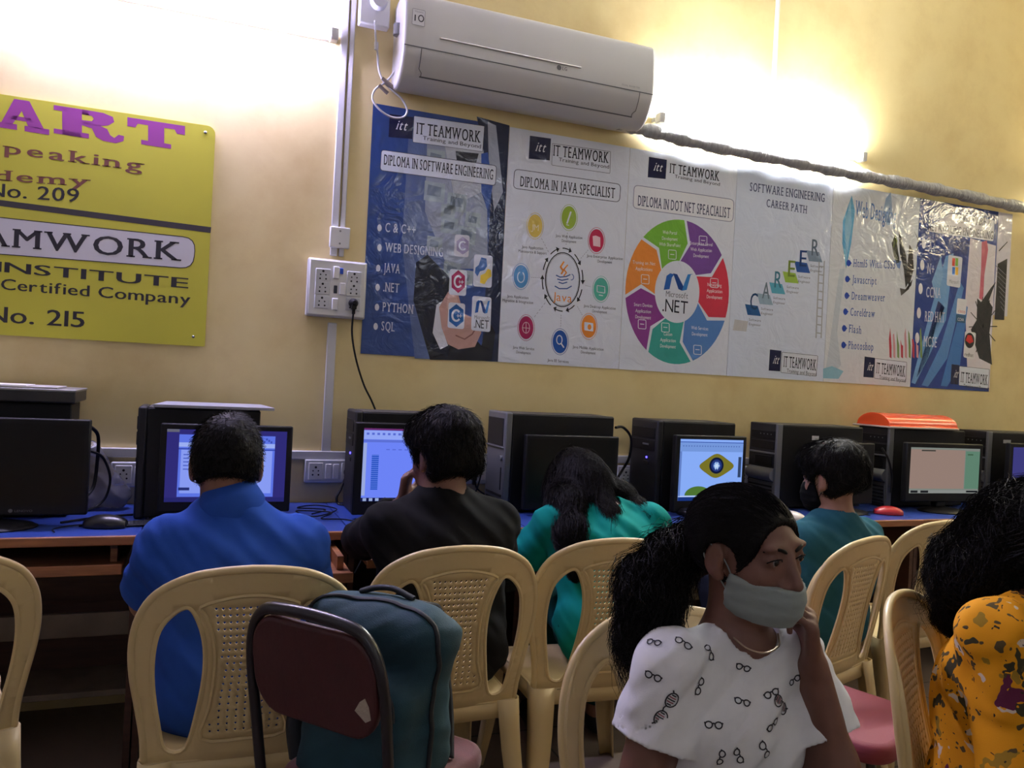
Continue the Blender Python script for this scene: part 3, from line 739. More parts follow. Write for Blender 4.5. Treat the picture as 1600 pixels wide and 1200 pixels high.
for t, y, x1 in (('A+', 393, 1462), ('N+', 427, 1460), ('CCNA', 464, 1470), ('RED HAT', 502, 1476), ('MCSE', 541, 1464)):
    P = art(); x0 = 1450-(y-393)*.05; P.ell(1444-(y-385)*.07, y-13, 3.2, 8.5, (236,238,244), 2); P.text(t, x0, y, x1, y+2, 17, (206,214,234), 2, serif=.055, bold=.016); P.build('bullet_line', p6)
P = art()
P.rrect([(1482, 398), (1504, 402), (1500, 450), (1479, 446)], 3, (222,226,236), 2)
for k, c in enumerate(((220,70,50), (130,180,60), (60,120,210), (240,190,50))): x = 1488+(k % 2)*5; y = 403+(k//2)*14; P.poly([(x, y), (x+4.4, y+.6), (x+3.8, y+13), (x-.5, y+12.4)], c, 3)
P.text('Microsoft', 1483, 442, 1499, 444, 6, (130,140,150), 3)
P.rrect([(1496, 466), (1511, 468), (1509, 492), (1494, 490)], 2, (226,228,234), 2); P.text('cisco', 1497, 488, 1508, 490, 6, (190,50,60), 3); P.poly([(1494, 491), (1509, 493), (1508, 505), (1493, 503)], (40,84,120), 2.2); P.text('CCNA', 1496, 501, 1506, 502, 5, (210,220,230), 3)
P.rrect([(1508, 517), (1525, 520), (1522, 562), (1505, 558)], 3, (226,226,230), 2); P.ell(1515, 532, 7.5, 12, (30,26,28), 3); P.poly([(1509, 532), (1512, 523), (1518, 524), (1521, 534), (1515, 537)], (206,40,46), 3.4); P.text('redhat', 1507, 556, 1521, 558, 6, (40,40,44), 3)
P.build('icon_tiles', p6)
logo(p6, 1487, 569, 1499, 600, 1501, 597, 1543, 602, 17, [(1499, 572), (1546, 577), (1544, 607), (1498, 602)])
# 7 narrow strip of one more poster
P7 = PX[6]
o = MB().box2((P7+.002, -.0028, 1.80), (P7+.115, -.0005, PZ1)).build('poster', print_mat((216,212,222))); tag(o, 'narrow strip of a black and white poster at the right end of the row', 'poster')
P = art(); P.poly([(1559, 412), (1574, 404), (1569, 500), (1554, 499)], (24,24,28), 1)
for k in range(9): P.line([(1556+k, 415+8*k), (1572-k*.4, 430+7*k)], .8, (120,120,128), 2)
P.line([(1561, 392), (1574, 378)], 1.4, (40,40,46), 2); P.build('ink_splash', o)

# ---------------------------------------------------------------- air conditioner
M_AC = mat('air_conditioner_white', (206,206,202), .3, spec=.5); M_ACD = mat('air_conditioner_seam', (96,98,100), .5)
ax0, ax1, az0, az1 = .672, 1.80, 2.455, 2.775
ac = thing('air_conditioner', 'white wall air conditioner above the posters', 'air conditioner', ((ax0+ax1)/2, 0, az0))
prof = spline([(0, 0), (-.09, -.012), (-.15, .012), (-.19, .07), (-.205, .12), (-.207, .2), (-.198, .30), (-.18, .335), (-.12, .345), (0, .345)], 5)
prof = [(p[0], p[1]) for p in prof]; Lx = ax1-ax0
b = MB(); b.prism(prof, lambda u, v, h: (h, u, v), -Lx/2, Lx/2); b.build('casing', M_AC, ac, bevel=.012, seg=3)
def on_profile(k0, k1, n, lift):
    """points of the casing's front between two heights"""
    out = []
    for i in range(n+1):
        z = k0+(k1-k0)*i/n; best = None
        for (y0, z0), (y1, z1) in zip(prof, prof[1:]):
            if min(y0, y1) > -.05: continue
            if (z0-z)*(z1-z) <= 0 and abs(z1-z0) > 1e-6:
                y = y0+(y1-y0)*(z-z0)/(z1-z0); best = y if best is None else min(best, y)
        out.append(((best if best is not None else -.15)-lift, z))
    return out
def strip(name, x0, x1, z0, z1, m, lift=.002, n=6):
    b = MB(); ps = on_profile(z0, z1, n, lift); vs = [(x, y, z) for y, z in ps for x in (x0, x1)]
    b.add(vs, [(2*i, 2*i+1, 2*i+3, 2*i+2) for i in range(n)]); return b.build(name, m, ac, smooth=60)
strip('panel_seam', -Lx/2+.004, Lx/2-.004, .116, .120, M_ACD, .0015, 2)
strip('air_flap', -Lx/2+.075, Lx/2-.075, .022, .112, mat('flap_white', (198,198,196), .35), .003, 8)
for q in (-1, 1):
    b = MB(); ps = on_profile(.02, .114, 8, .0035); x = q*(Lx/2-.073)
    b.tube([(x+q*(-.012 if i < 2 else 0), y, z) for i, (y, z) in enumerate(ps)], .0016, 5); b.build('flap_seam', M_ACD, ac)
strip('flap_lower_seam', -Lx/2+.08, Lx/2-.08, .018, .022, M_ACD, .002, 2)
b = MB(); ps = on_profile(.166, .170, 1, .003); b.tube([(-.42, ps[0][0], .168), (.20, ps[0][0], .168)], .0032, 6); b.build('chrome_trim', mat('chrome_trim', (236,236,236), .18, .6), ac)
acm = lambda u, v, l: Vector((u, -.2085-.0006*l, v))
P = Print(acm, ink); P.rrect([(-.535, .262), (-.485, .262), (-.485, .200), (-.535, .200)], .004, (222,222,222), 1, (120,120,124), .0014)
P.text('I', -.527, .215, -.520, .215, .026, (50,50,54), 2, up=(0,.026), bold=.02); P.ring(-.5, .229, .012, .014, .004, (50,50,54), 2)
P.text('YEARS', -.528, .25, -.492, .25, .006, (130,130,134), 2, up=(0,.006))
P.build('warranty_sticker', ac)
P = Print(acm, ink); P.ell(.10, .150, .0105, .0105, (90,90,94), 1); P.text('LG', .115, .143, .138, .143, .015, (96,96,100), 1, up=(0,.015), bold=.02); P.build('emblem', ac)
P = Print(acm, ink); P.text('DUAL INVERTER', .40, .130, .49, .130, .008, (150,150,152), 1, up=(0,.008)); P.build('small_print', ac)
MB().tube([(-Lx/2-.001, -.10, .19), (-Lx/2-.001, -.10, .235)], .02, 14).build('side_grip', mat('grip_grey', (120,122,126), .5), ac, smooth=40)

# ---------------------------------------------------------------- wrapped drain pipe along the tops of the posters
M_PIPE = mat('grey_wrapped_pipe', (158,160,162), .42, var=.25, vscale=14, bump=.5, bscale=22, stretch=(3,1,1), dist=.02)
pts = [(1.70, -.07, 2.475), (1.86, -.055, 2.468), (2.2, -.052, 2.452), (2.7, -.05, 2.447), (3.1, -.052, 2.440), (3.6, -.052, 2.438), (4.2, -.052, 2.426), (5.0, -.052, 2.41), (X1-.02, -.052, 2.39)]
b = MB(); sp = spline(pts, 14); b.tube(sp, [.030+.004*math.sin(i*.9)+.003*math.sin(i*2.3) for i in range(len(sp))], 12)
tag(b.build('drain_pipe', M_PIPE, smooth=60), 'grey tape wrapped drain pipe running right from the air conditioner', 'pipe')

# ---------------------------------------------------------------- trunking, boxes and sockets
M_TR = mat('trunking_white', (200,200,200), .4); 
def trunk(name, a, b_, w, label, cat='conduit', d=.016, off=0):
    a = W(*a); b_ = W(*b_); v = (b_-a)
    if abs(v.z) > abs(v.x):
        x = (a.x+b_.x)/2+off; o = MB().box2((x-w/2, -d, min(a.z, b_.z)), (x+w/2, -.0005, max(a.z, b_.z))).build(name, M_TR, bevel=.003)
    else:
        z = (a.z+b_.z)/2; o = MB().box2((a.x, -d, z-w/2), (b_.x, -.0005, z+w/2)).build(name, M_TR, bevel=.003)
    return tag(o, label, cat)
sbx0, sbx1, sbz0, sbz1 = W(478, 450).x, W(569, 450).x, W(522, 497).z, W(522, 408).z
xt = W(531, 300).x
def vtrunk(x, z0, z1, w, label, d=.016):
    return tag(MB().box2((x-w/2, -d, z0), (x+w/2, -.0005, z1)).build('conduit', M_TR, bevel=.003), label, 'conduit')
vtrunk(xt-.014, sbz1+.02, ZC, .028, 'wide white conduit strip beside the air conditioner, left one of the pair')
vtrunk(xt+.017, sbz1+.02, ZC, .020, 'narrow white conduit strip beside the air conditioner, right one of the pair', .013)
ztr = W(515, 711).z
vtrunk(W(514, 600).x, ztr+.016, sbz0-.02, .036, 'white conduit strip running down from the big switchboard')
tag(MB().box2((-1.6, -.02, ztr-.017), (5.6, -.0005, ztr+.017)).build('trunking', M_TR, bevel=.003), 'long white horizontal trunking behind the computers', 'conduit')
jb = thing('junction_box', 'small white junction box on the conduit above the switchboard', 'junction box', W(529, 373))
MB().box2((-.04, -.038, -.042), (.04, -.0165, .042)).build('lid', M_WHITE, jb, bevel=.004)
for q in (-1, 1): MB().tube([(0, -.0375, q*.025), (0, -.0395, q*.025)], .004, 8).build('screw', M_METAL, jb)
xc = W(1209, 80).x
tag(MB().tube([(xc, -.012, ZC), (xc, -.012, 2.66)], .011, 10).build('conduit', M_TR, smooth=40), 'thin white pipe dropping to the right tube light', 'conduit')
cb = MB(); cb.tube(spline([(xc, -.014, 2.67), (xc-.01, -.03, 2.635), (xc+.03, -.035, 2.63), (xc+.05, -.03, 2.59), (xc+.06, -.02, 2.56)], 6), .004, 6)
cb.tube(spline([(xc, -.014, 2.67), (xc-.03, -.03, 2.65), (xc-.035, -.035, 2.625), (xc+.01, -.03, 2.61)], 6), .003, 6)
tag(cb.build('loose_wire', M_TR, smooth=60), 'loose white wires where the thin pipe meets the right tube light', 'cable')

def pins(parent, x, z, y, s=1.0, five=True):
    """holes of a socket, each a dark recess"""
    b = MB(); pts = [(0, .016, .0048), (-.0105, .002, .003), (.0105, .002, .003), (-.0115, -.014, .0036), (.0115, -.014, .0036)]
    for dx, dz, r in pts: b.tube([(x+dx*s, y+.001, z+dz*s), (x+dx*s, y-.0012, z+dz*s)], r*s, 8)
    b.build('socket_holes', M_HOLE, parent)
def plug(parent, x, z, y, s=1.0):
    b = MB(); b.lathe([(.019*s, 0), (.019*s, .012*s), (.016*s, .02*s), (.011*s, .034*s), (.009*s, .04*s)], n=16, M=Matrix.Translation((x, y, z)) @ Matrix.Rotation(R(90), 4, 'X'))
    b.box((x, y-.02*s, z-.016*s), (.02*s, .026*s, .02*s)); b.box((x, y-.02*s, z-.034*s), (.012*s, .014*s, .022*s))
    return b.build('power_plug', M_BLACK, parent, bevel=.002)
# big switchboard
cx, cz = (sbx0+sbx1)/2, (sbz0+sbz1)/2; sw, sh = sbx1-sbx0, sbz1-sbz0
sb = thing('switchboard', 'white switchboard with switches and sockets left of the blue poster', 'switchboard', (cx, 0, cz))
MB().box2((-sw/2, -.045, -sh/2), (sw/2, -.0005, sh/2)).build('back_box', mat('box_white', (190,190,188), .4), sb, bevel=.006)
MB().box2((-sw/2+.006, -.05, -sh/2+.006), (sw/2-.006, -.044, sh/2-.006)).build('face_plate', M_WHITE, sb, bevel=.003)
fp = -.0503
for gx, gz in ((-.5, .42), (-.5, -.02), (-.5, -.5), (.56, .42), (.56, .0), (.56, -.5)):
    x, z = gx*sw/2, gz*sh/2
    MB().box2((x-.029, fp-.003, z-.026), (x+.029, fp+.001, z+.026)).build('socket_module', M_GREYW, sb, bevel=.002); pins(sb, x, z, fp-.003)
for gx, gz in ((-.06, .55), (.17, -.0), (-.06, -.55)):
    x, z = gx*sw/2, gz*sh/2; MB().box2((x-.012, fp-.008, z-.024), (x+.012, fp+.001, z+.024)).build('switch', mat('switch_white', (226,226,226), .25), sb, bevel=.003)
MB().box2((.12*sw/2-.007, fp-.003, .62*sh/2-.012), (.12*sw/2+.007, fp+.001, .62*sh/2+.012)).build('indicator', mat('indicator_blue', (40,80,190), .25), sb, bevel=.002)
MB().box2((-.06*sw/2-.007, fp-.003, -.02-.0), (-.06*sw/2+.007, fp+.001, .012)).build('indicator', mat('indicator_dark', (40,44,56), .25), sb, bevel=.002)
pk = thing('cable', 'black plug and cord hanging from the big switchboard', 'cable', (cx+.56*sw/2, fp-.004, cz-.5*sh/2))
plug(pk, 0, .004, 0, 1.0)
b = MB(); wx = lambda px, py, y: tuple(W(px, py, y)-pk.location)
b.tube(spline([(0, -.022, -.03), wx(550, 520, -.06), wx(556, 560, -.05), wx(568, 600, -.03), wx(580, 625, -.03), wx(588, 645, -.04), wx(594, 668, -.08)], 8), .0042, 6); b.build('cord', M_BLACK, pk, smooth=60)
# air conditioner isolator with its plug and cable
iso = thing('wall_socket', 'white isolator socket high beside the air conditioner', 'socket', W(583, 14))
MB().box2((-.062, -.045, -.085), (.062, -.0005, .085)).build('face_plate', M_WHITE, iso, bevel=.006)
MB().lathe([(.034, 0), (.034, .02), (.028, .03)], n=20, M=Matrix.Translation((.012, -.045, .01)) @ Matrix.Rotation(R(90), 4, 'X')).build('round_plug', M_GREYW, iso, smooth=40)
wc = MB(); w = lambda px, py, y: W(px, py, y)
wc.tube(spline([w(586, 32, -.06), w(587, 60, -.05), w(590, 85, -.03), w(592, 110, -.03), w(600, 128, -.03), w(612, 140, -.035), w(628, 155, -.04), w(636, 172, -.04), w(630, 183, -.035), w(612, 183, -.035), w(594, 172, -.035), w(582, 155, -.035), w(586, 140, -.035), w(600, 130, -.035), w(612, 118, -.05), w(624, 95, -.07), w(631, 60, -.06)], 8), .0045, 6)
wc.tube(spline([w(588, 66, -.05), w(588, 78, -.045)], 4), .009, 8)
wo = tag(wc.build('power_cable', M_TR, smooth=60), 'white cable with a coiled loop beside the air conditioner', 'cable')
tie = MB(); tie.tube([w(597, 122, -.045), w(615, 137, -.045)], .008, 8); tie.tube([w(592, 133, -.04), w(606, 146, -.04)], .008, 8); tie.build('cable_tie', mat('tie_brown', (120,110,100), .6), wo)

# low sockets under the trunking
def low_socket(px, py, n, label, plugs):
    c = W(px, py); t = thing('socket_strip', label, 'socket', c, group='socket strips under the trunking'); wd_ = .065*n
    MB().box2((-wd_/2-.01, -.03, -.046), (wd_/2+.01, -.0005, .046)).build('face_plate', M_GREYW, t, bevel=.004)
    for i in range(n):
        x = -wd_/2+.0325+.065*i
        if i % 3 == 1:
            for q in (-.015, .015): MB().box2((x+q-.012, -.036, -.03), (x+q+.012, -.029, .03)).build('switch', mat('switch_white', (226,226,226), .25), t, bevel=.002)
        else:
            MB().box2((x-.028, -.033, -.034), (x+.028, -.029, .034)).build('socket_module', M_WHITE, t, bevel=.002); pins(t, x, 0, -.033)
    for i in plugs: plug(t, -wd_/2+.0325+.065*i, -.002, -.033)
    return t
low_socket(517, 735, 3, 'white socket strip between the blue shirt and the spreadsheet monitor', [2])
low_socket(757, 738, 3, 'white socket strip behind the head of the black shirt', [0, 2])
low_socket(209, 740, 2, 'white socket strip left of the second computer', [1])
low_socket(1168, 742, 2, 'white socket strip right of the drawing monitor', [1])
low_socket(982, 742, 2, 'white socket strip behind the bowed woman', [])
def wire(pts, label, r=.0038, name='cable', m=None):
    b = MB(); b.tube(spline(pts, 7), r, 6); return tag(b.build(name, m or M_BLACK, smooth=60), label, 'cable')
wire([W(539, 748, -.05), W(532, 765, -.06), W(526, 778, -.07), W(530, 788, -.08), ZP(548, 790, .756), ZP(560, 795, .756)], 'black cord curving down from the socket strip left of the spreadsheet monitor', .005)
wire([W(741, 742, -.05), W(745, 725, -.08), W(752, 735, -.09), W(748, 755, -.07), W(742, 772, -.05)], 'black cord looping at the head of the black shirt')
wire([W(742, 750, -.05), W(746, 764, -.06), W(764, 776, -.05), W(786, 785, -.06)], 'black cord drooping toward the tall grey computer')

# ---------------------------------------------------------------- computer tables
M_BLUE = mat('blue_laminate', (42,66,140), .35, var=.12, vscale=5, bump=.05, bscale=120); M_WOOD = mat('brown_wood', (142,92,58), .45, var=.3, vscale=6, stretch=(1,12,12), bump=.1, bscale=40)
M_WOODD = mat('dark_brown_wood', (74,46,32), .5, var=.3, vscale=5, stretch=(1,1,9))
DT, DY = .75, -.605
def table(x0, x1, label, tray=None):
    t = thing('computer_table', label, 'table', ((x0+x1)/2, 0, 0), group='computer tables along the wall'); w = x1-x0; a, b_ = -w/2+.002, w/2-.002
    MB().box2((a, DY, DT-.022), (b_, -.006, DT)).build('tabletop', M_BLUE, t, bevel=.001)
    MB().box2((a, DY-.014, DT-.028), (b_, DY, DT+.001)).build('front_edging', M_WOOD, t, bevel=.004)
    for q in (a, b_-.02): MB().box2((q, DY+.03, 0), (q+.02, -.03, DT-.022)).build('side_panel', M_WOODD, t, bevel=.001)
    MB().box2((a+.02, -.10, .12), (b_-.02, -.08, DT-.022)).build('back_panel', M_WOODD, t)
    MB().box2((a+.02, -.34, .16), (b_-.02, -.10, .18)).build('foot_shelf', mat('grey_brown_board', (120,108,92), .55, var=.2, vscale=9), t, bevel=.002)
    MB().box2((a+.02, -.30, .35), (b_-.02, -.28, .43)).build('lower_rail', mat('grey_brown_board', (120,108,92), .55, var=.2, vscale=9), t, bevel=.002)
    if tray is not None:
        u0, u1, pull = tray; u0 -= (x0+x1)/2; u1 -= (x0+x1)/2; y = DY-pull
        MB().box2((u0, y, .640), (u1, y+.34, .656)).build('keyboard_tray', M_WOOD, t, bevel=.002)
        MB().box2((u0, y-.012, .632), (u1, y, .664)).build('tray_edging', M_WOOD, t, bevel=.003)
        for q in (u0+.02, u1-.04): MB().box2((q, y+.06, .657), (q+.02, DY+.28, .70)).build('tray_rail', M_WOOD, t, bevel=.001)
        for q in (u0+.02, u1-.04): MB().box2((q, DY+.05, .70), (q+.02, DY+.28, DT-.022)).build('rail_hanger', M_WOODD, t)
    return t
TX = [-1.45, -.80, -.155, .49, 1.13, 1.77, 2.41, 3.06, 3.71, 4.36]
TL = ['computer table at the left edge beyond the black monitor', 'computer table under the black monitor and black mouse', 'computer table in front of the blue shirted man, tray pulled out', 'computer table in front of the black shirted person',
      'computer table in front of the bowed woman in teal', 'computer table under the drawing monitor', 'computer table in front of the boy with the black mask', 'computer table under the monitor with the pink page', 'computer table at the right edge under the purple screen']
for i in range(9):
    table(TX[i], TX[i+1], TL[i], {2: (-.13, .465, .21), 3: (.54, 1.08, .04), 1: (-.74, -.20, .0)}.get(i))

# ---------------------------------------------------------------- computers
M_TW = mat('computer_black', (18,18,20), .5, spec=.25, bump=.08, bscale=500, dist=.001); M_TG = mat('computer_silver', (112,114,118), .35, .3); M_TD = mat('computer_charcoal', (34,34,37), .5, spec=.3)
M_TOP = mat('dusty_black_lid', (58,56,52), .6, var=.25, vscale=12)
def tower(label, x0, x1, yn, yf, style, ztop=1.142, rot=0.0, pivot=None):
    """desktop computer with its front on the left end, side turned to the room"""
    L, D, H = x1-x0, yf-yn, ztop-DT; t = thing('desktop_computer', label, 'computer', (x0, yn, DT), rot)
    MB().box2((.03, 0, .008), (L, D, H)).build('case', M_TW, t, bevel=.004)
    MB().box2((.032, .003, H), (L-.003, D-.003, H+.003)).build('lid', M_TOP, t, bevel=.001)
    for x in (.06, L-.06):
        MB().box2((x-.012, .01, 0), (x+.012, D-.01, .008)).build('foot', M_BLACK, t)
    def fb(name, y0, y1, z0, z1, m, d=.004, bev=.002): return MB().box2((-d, y0, z0), (.002, y1, z1)).build(name, m, t, bevel=bev)
    if style == 'silver':
        MB().box2((0, 0, .0), (.03, D, H+.006)).build('front_panel', M_TG, t, bevel=.006)
        fb('drive_bay', .022, D-.012, H*.67, H*.95, M_TD, .003); fb('bay_ridge', .012, D-.006, H*.645, H*.66, M_TG, .007)
        MB().tube([(.002, .03, H*.55), (-.007, .03, H*.55)], .011, 14).build('power_button', mat('button_chrome', (170,172,176), .25, .7), t, smooth=40)
        fb('port_slot', .026, .034, H*.22, H*.45, M_HOLE, .003)
        for k in range(3): fb('vent_slot', .012, D-.02, H*(.05+.05*k), H*(.075+.05*k), M_HOLE, .003, .001)
    elif style == 'black':
        MB().box2((0, 0, 0), (.03, D, H+.004)).build('front_panel', M_TD, t, bevel=.008)
        fb('drive_bay', .02, D-.02, H*.80, H*.92, M_TW, .003); fb('drive_bay', .02, D-.02, H*.66, H*.78, M_TW, .003)
        MB().tube([(.002, D*.35, H*.58), (-.003, D*.35, H*.58)], .0045, 10).build('power_lamp', glow('led_blue', (70,60,255), 3.5), t)
        fb('badge', D*.28, D*.5, H*.72, H*.74, M_TG, .005, .001); fb('power_button', D*.25, D*.45, H*.5, H*.54, M_TW, .004)
    elif style == 'vent':
        MB().box2((0, 0, 0), (.03, D, H+.004)).build('front_panel', M_TD, t, bevel=.005)
        MB().box2((-.002, -.002, .01), (.028, .012, H+.003)).build('edge_trim', M_TG, t, bevel=.002)
        for k in range(2): fb('drive_bay', .016, D-.014, H*(.82-.12*k), H*(.92-.12*k), M_TW, .003)
        for k in range(4): MB().tube([(-.0035, .04+.025*k, H*.88), (-.005, .04+.025*k, H*.88)], .003, 6).build('bay_stud', M_TG, t)
        fb('silver_bar', .012, D-.01, H*.645, H*.665, M_TG, .007); fb('drive_slot', .03, D-.05, H*.50, H*.62, M_TW, .004)
        b = MB(); pr = spline([(0, H*.32), (-.022, H*.36), (-.024, H*.42), (-.006, H*.475), (0, H*.48)], 5); pr = [(p[0], p[1]) for p in pr]
        b.prism(pr, lambda u, v, h: (u, h, v), .012, D-.012); b.build('silver_bulge', M_TG, t, smooth=50)
        fb('lower_grille', .012, D-.012, .02, H*.31, mat('grille_grey', (86,86,88), .4, .3), .004)
        for k in range(5): fb('vent_slot', .016, D-.018, H*(.07+.045*k), H*(.09+.045*k), M_HOLE, .006, 0)
    return t
def side_label(t, x, z, w, h, rgb=(170,172,176)):
    MB().box2((x, -.0015, z), (x+w, .0005, z+h)).build('sticker', mat('sticker_%d' % rgb[0], rgb, .4), t)
tower('black computer behind the blue shirted man, grey board on top', -.195, .20, -.335, -.155, 'black', 1.128)
tower('black computer behind the spreadsheet monitor', .545, .97, -.28, -.09, 'black', 1.135)
tower('computer with a silver front behind the bowed woman', 1.145, 1.635, -.30, -.085, 'silver', 1.148)
tower('black computer with a small blue lamp behind the drawing monitor', 1.85, 2.255, -.30, -.07, 'black', 1.138)
t6 = tower('black computer with a grey vented front behind the masked boy', 2.49, 3.00, -.30, -.10, 'vent', 1.140); side_label(t6, .20, .325, .04, .02, (200,200,204))
t7 = tower('black computer with a vented front under the orange tray', 3.17, 3.68, -.30, -.10, 'vent', 1.140); side_label(t7, .23, .30, .085, .026)
t8 = tower('black computer with a vented front at the right edge', 3.85, 4.36, -.30, -.10, 'vent', 1.140); side_label(t8, .11, .335, .055, .018)
tower('black computer behind the dark monitor at the left edge', -.98, -.40, -.28, -.09, 'black', 1.13)

# ---------------------------------------------------------------- monitors
def monitor(label, x0, x1, zt, zb, y, rot=0, screen=None, name_strip=False, bez=(.016, .016, .03), base='oval', off_col=(8,8,9)):
    w, h = x1-x0, zt-zb; t = thing('monitor', label, 'monitor', ((x0+x1)/2, y, DT), rot); c0 = zb-DT
    MB().box2((-w/2, 0, c0), (w/2, .03, c0+h)).build('casing', M_DARK, t, bevel=.005)
    MB().box2((-w*.32, .028, c0+h*.12), (w*.32, .06, c0+h*.85)).build('rear_cover', M_DARK, t, bevel=.015)
    bs, bt, bb = bez
    s = Print(lambda u, v, l: Vector((-w/2+bs+(w-2*bs)*u, -.0012-.0003*l, c0+h-bt-(h-bt-bb)*v)), lambda c: c)
    if screen: screen(s)
    else: s.poly([(0,0),(1,0),(1,1),(0,1)], mat('screen_off', off_col, .3, spec=.25), 0)
    s.build('screen', t)
    q = MB().box2((-.03, .012, .02), (.03, .05, c0+h*.3)).build('stand', M_DARK, t, bevel=.006)
    b = MB()
    if base == 'oval':
        n = 28; b.lathe([(.02, .022), (.07, .016), (.105, .010), (.115, .004), (.112, 0)], n=n, M=Matrix.Translation((0, .0, 0)) @ Matrix.Diagonal((1.15, .85, 1, 1)))
    else: b.box2((-.11, -.075, 0), (.11, .09, .014))
    b.build('base', M_DARK, t, smooth=35 if base == 'oval' else None)
    if c0 < .05: pass
    return t
def px_rect(l, t, r, b, y): return W(l, (t+b)/2, y).x, W(r, (t+b)/2, y).x, W((l+r)/2, t, y).z, W((l+r)/2, b, y).z
SCR = .42
def gl(r, g, b, k=1.0): return glow('screen_%d_%d_%d_%d' % (r, g, b, int(k*100)), (r, g, b), SCR*k)
def scr_blue(s):
    s.poly([(0,0),(1,0),(1,1),(0,1)], gl(52,48,128,.9), 0); s.poly([(.0,0),(.10,0),(.10,.04),(0,.04)], gl(120,120,140,.7), 1)
    s.poly([(.10,.07),(.90,.07),(.90,.93),(.10,.93)], gl(96,120,236,1), 1); s.poly([(.10,.18),(.90,.18),(.90,.24),(.10,.24)], gl(160,180,250,1), 2)
    s.poly([(.12,.28),(.88,.28),(.88,.88),(.12,.88)], gl(140,160,250,1), 2); s.poly([(.10,.26),(.9,.26),(.9,.275),(.10,.275)], gl(50,70,170), 3)
    for k in range(9): s.poly([(.70+.02*k,.10+.02*(k%3)),(.715+.02*k,.10+.02*(k%3)),(.715+.02*k,.13+.02*(k%3)),(.70+.02*k,.13+.02*(k%3))], gl(60,80,180), 3)
    for k in range(5): s.poly([(.14,.34+.05*k),(.3+.05*(k%3),.34+.05*k),(.3+.05*(k%3),.355+.05*k),(.14,.355+.05*k)], gl(80,100,200), 3)
    s.poly([(.11,.80),(.2,.80),(.2,.84),(.11,.84)], gl(40,50,120), 3); s.poly([(0,.94),(1,.94),(1,1),(0,1)], gl(40,40,110), 3)
def scr_sheet(s):
    s.poly([(0,0),(1,0),(1,1),(0,1)], gl(112,136,255), 0); s.poly([(0,0),(1,0),(1,.025),(0,.025)], gl(120,50,120,.8), 1); s.poly([(0,.03),(1,.03),(1,.15),(0,.15)], gl(150,172,255), 1)
    for k in range(16): s.poly([(.03+.06*k,.06),(.06+.06*k,.06),(.06+.06*k,.09),(.03+.06*k,.09)], gl(90,110,215), 2)
    s.poly([(0,.155),(1,.155),(1,.19),(0,.19)], gl(96,116,220), 2)
    s.poly([(0,.2),(.04,.2),(.04,.92),(0,.92)], gl(160,176,230), 2); s.poly([(.10,.36),(.18,.36),(.18,.84),(.10,.84)], gl(50,96,220,.8), 2)
    for k in range(17): s.poly([(.10,.365+.028*k),(.18,.365+.028*k),(.18,.371+.028*k),(.10,.371+.028*k)], gl(120,150,255), 3)
    for k in range(10): s.poly([(.26+.07*k,.28),(.30+.07*k,.28),(.30+.07*k,.295),(.26+.07*k,.295)], gl(90,110,220), 2)
    s.poly([(0,.95),(1,.95),(1,1),(0,1)], gl(20,24,80,.7), 2)
    for k in range(3): s.poly([(.02+.07*k,.955),(.06+.07*k,.955),(.06+.07*k,.995),(.02+.07*k,.995)], gl(170,190,240,.8), 3)
def scr_draw(s):
    s.poly([(0,0),(1,0),(1,1),(0,1)], gl(140,178,255), 0); s.poly([(0,.04),(1,.04),(1,.055),(0,.055)], gl(60,90,170), 1); s.poly([(0,.06),(1,.06),(1,.2),(0,.2)], gl(120,156,226), 1)
    for k in range(22): s.poly([(.04+.042*k,.10),(.06+.042*k,.10),(.06+.042*k,.12),(.04+.042*k,.12)], gl(90,120,190), 2)
    s.poly([(.0,.2),(.03,.2),(.03,.93),(0,.93)], gl(100,130,200), 2); s.poly([(.93,.28),(.98,.28),(.98,.62),(.93,.62)], gl(60,80,120,.8), 2)
    D = spline([(.31,.44),(.40,.34),(.58,.23),(.76,.33),(.86,.43),(.77,.53),(.58,.63),(.42,.55)], 5, True); s.poly([(p[0], p[1]) for p in D], gl(140,134,48,.75), 1)
    s.ell(.58,.425,.115,.135, gl(20,30,64,.8), 2); s.ell(.58,.425,.085,.10, gl(40,62,140,.8), 3); s.ell(.58,.425,.05,.06, gl(120,160,230,.9), 4)
    s.poly([(.56,.36),(.58,.41),(.60,.36),(.605,.42),(.64,.43),(.605,.44),(.60,.50),(.58,.45),(.56,.50),(.555,.44),(.53,.43),(.555,.42)], gl(200,224,255), 5)
    s.poly([(.10,.915)]+[(.31+.21*math.cos(R(180-9*q)), .915-.15*math.sin(R(9*q))) for q in range(21)]+[(.52,.915)], gl(96,140,62,.7), 1)
    s.poly([(0,.92),(1,.92),(1,.935),(0,.935)], gl(200,216,255), 2); s.poly([(0,.94),(1,.94),(1,1),(0,1)], gl(30,60,140,.8), 2)
def scr_page(s):
    s.poly([(0,0),(1,0),(1,1),(0,1)], gl(160,168,160,.6), 0); s.poly([(0,.04),(.78,.04),(.78,.90),(0,.90)], gl(188,160,148,.62), 1); s.poly([(.79,.06),(1,.06),(1,.90),(.79,.90)], gl(120,164,140,.62), 1)
    s.poly([(.15,.05),(.35,.05),(.35,.08),(.15,.08)], gl(90,90,84,.5), 2); s.poly([(.82,.12),(.90,.12),(.90,.15),(.82,.15)], gl(90,130,100,.5), 2)
    s.poly([(0,.93),(1,.93),(1,1),(0,1)], gl(176,180,176,.6), 2); s.poly([(.02,.94),(.12,.94),(.12,.99),(.02,.99)], gl(50,52,56,.4), 3); s.poly([(.16,.94),(.27,.94),(.27,.99),(.16,.99)], gl(50,52,56,.4), 3); s.poly([(.82,.94),(.99,.94),(.99,.98),(.82,.98)], gl(40,44,50,.4), 3)
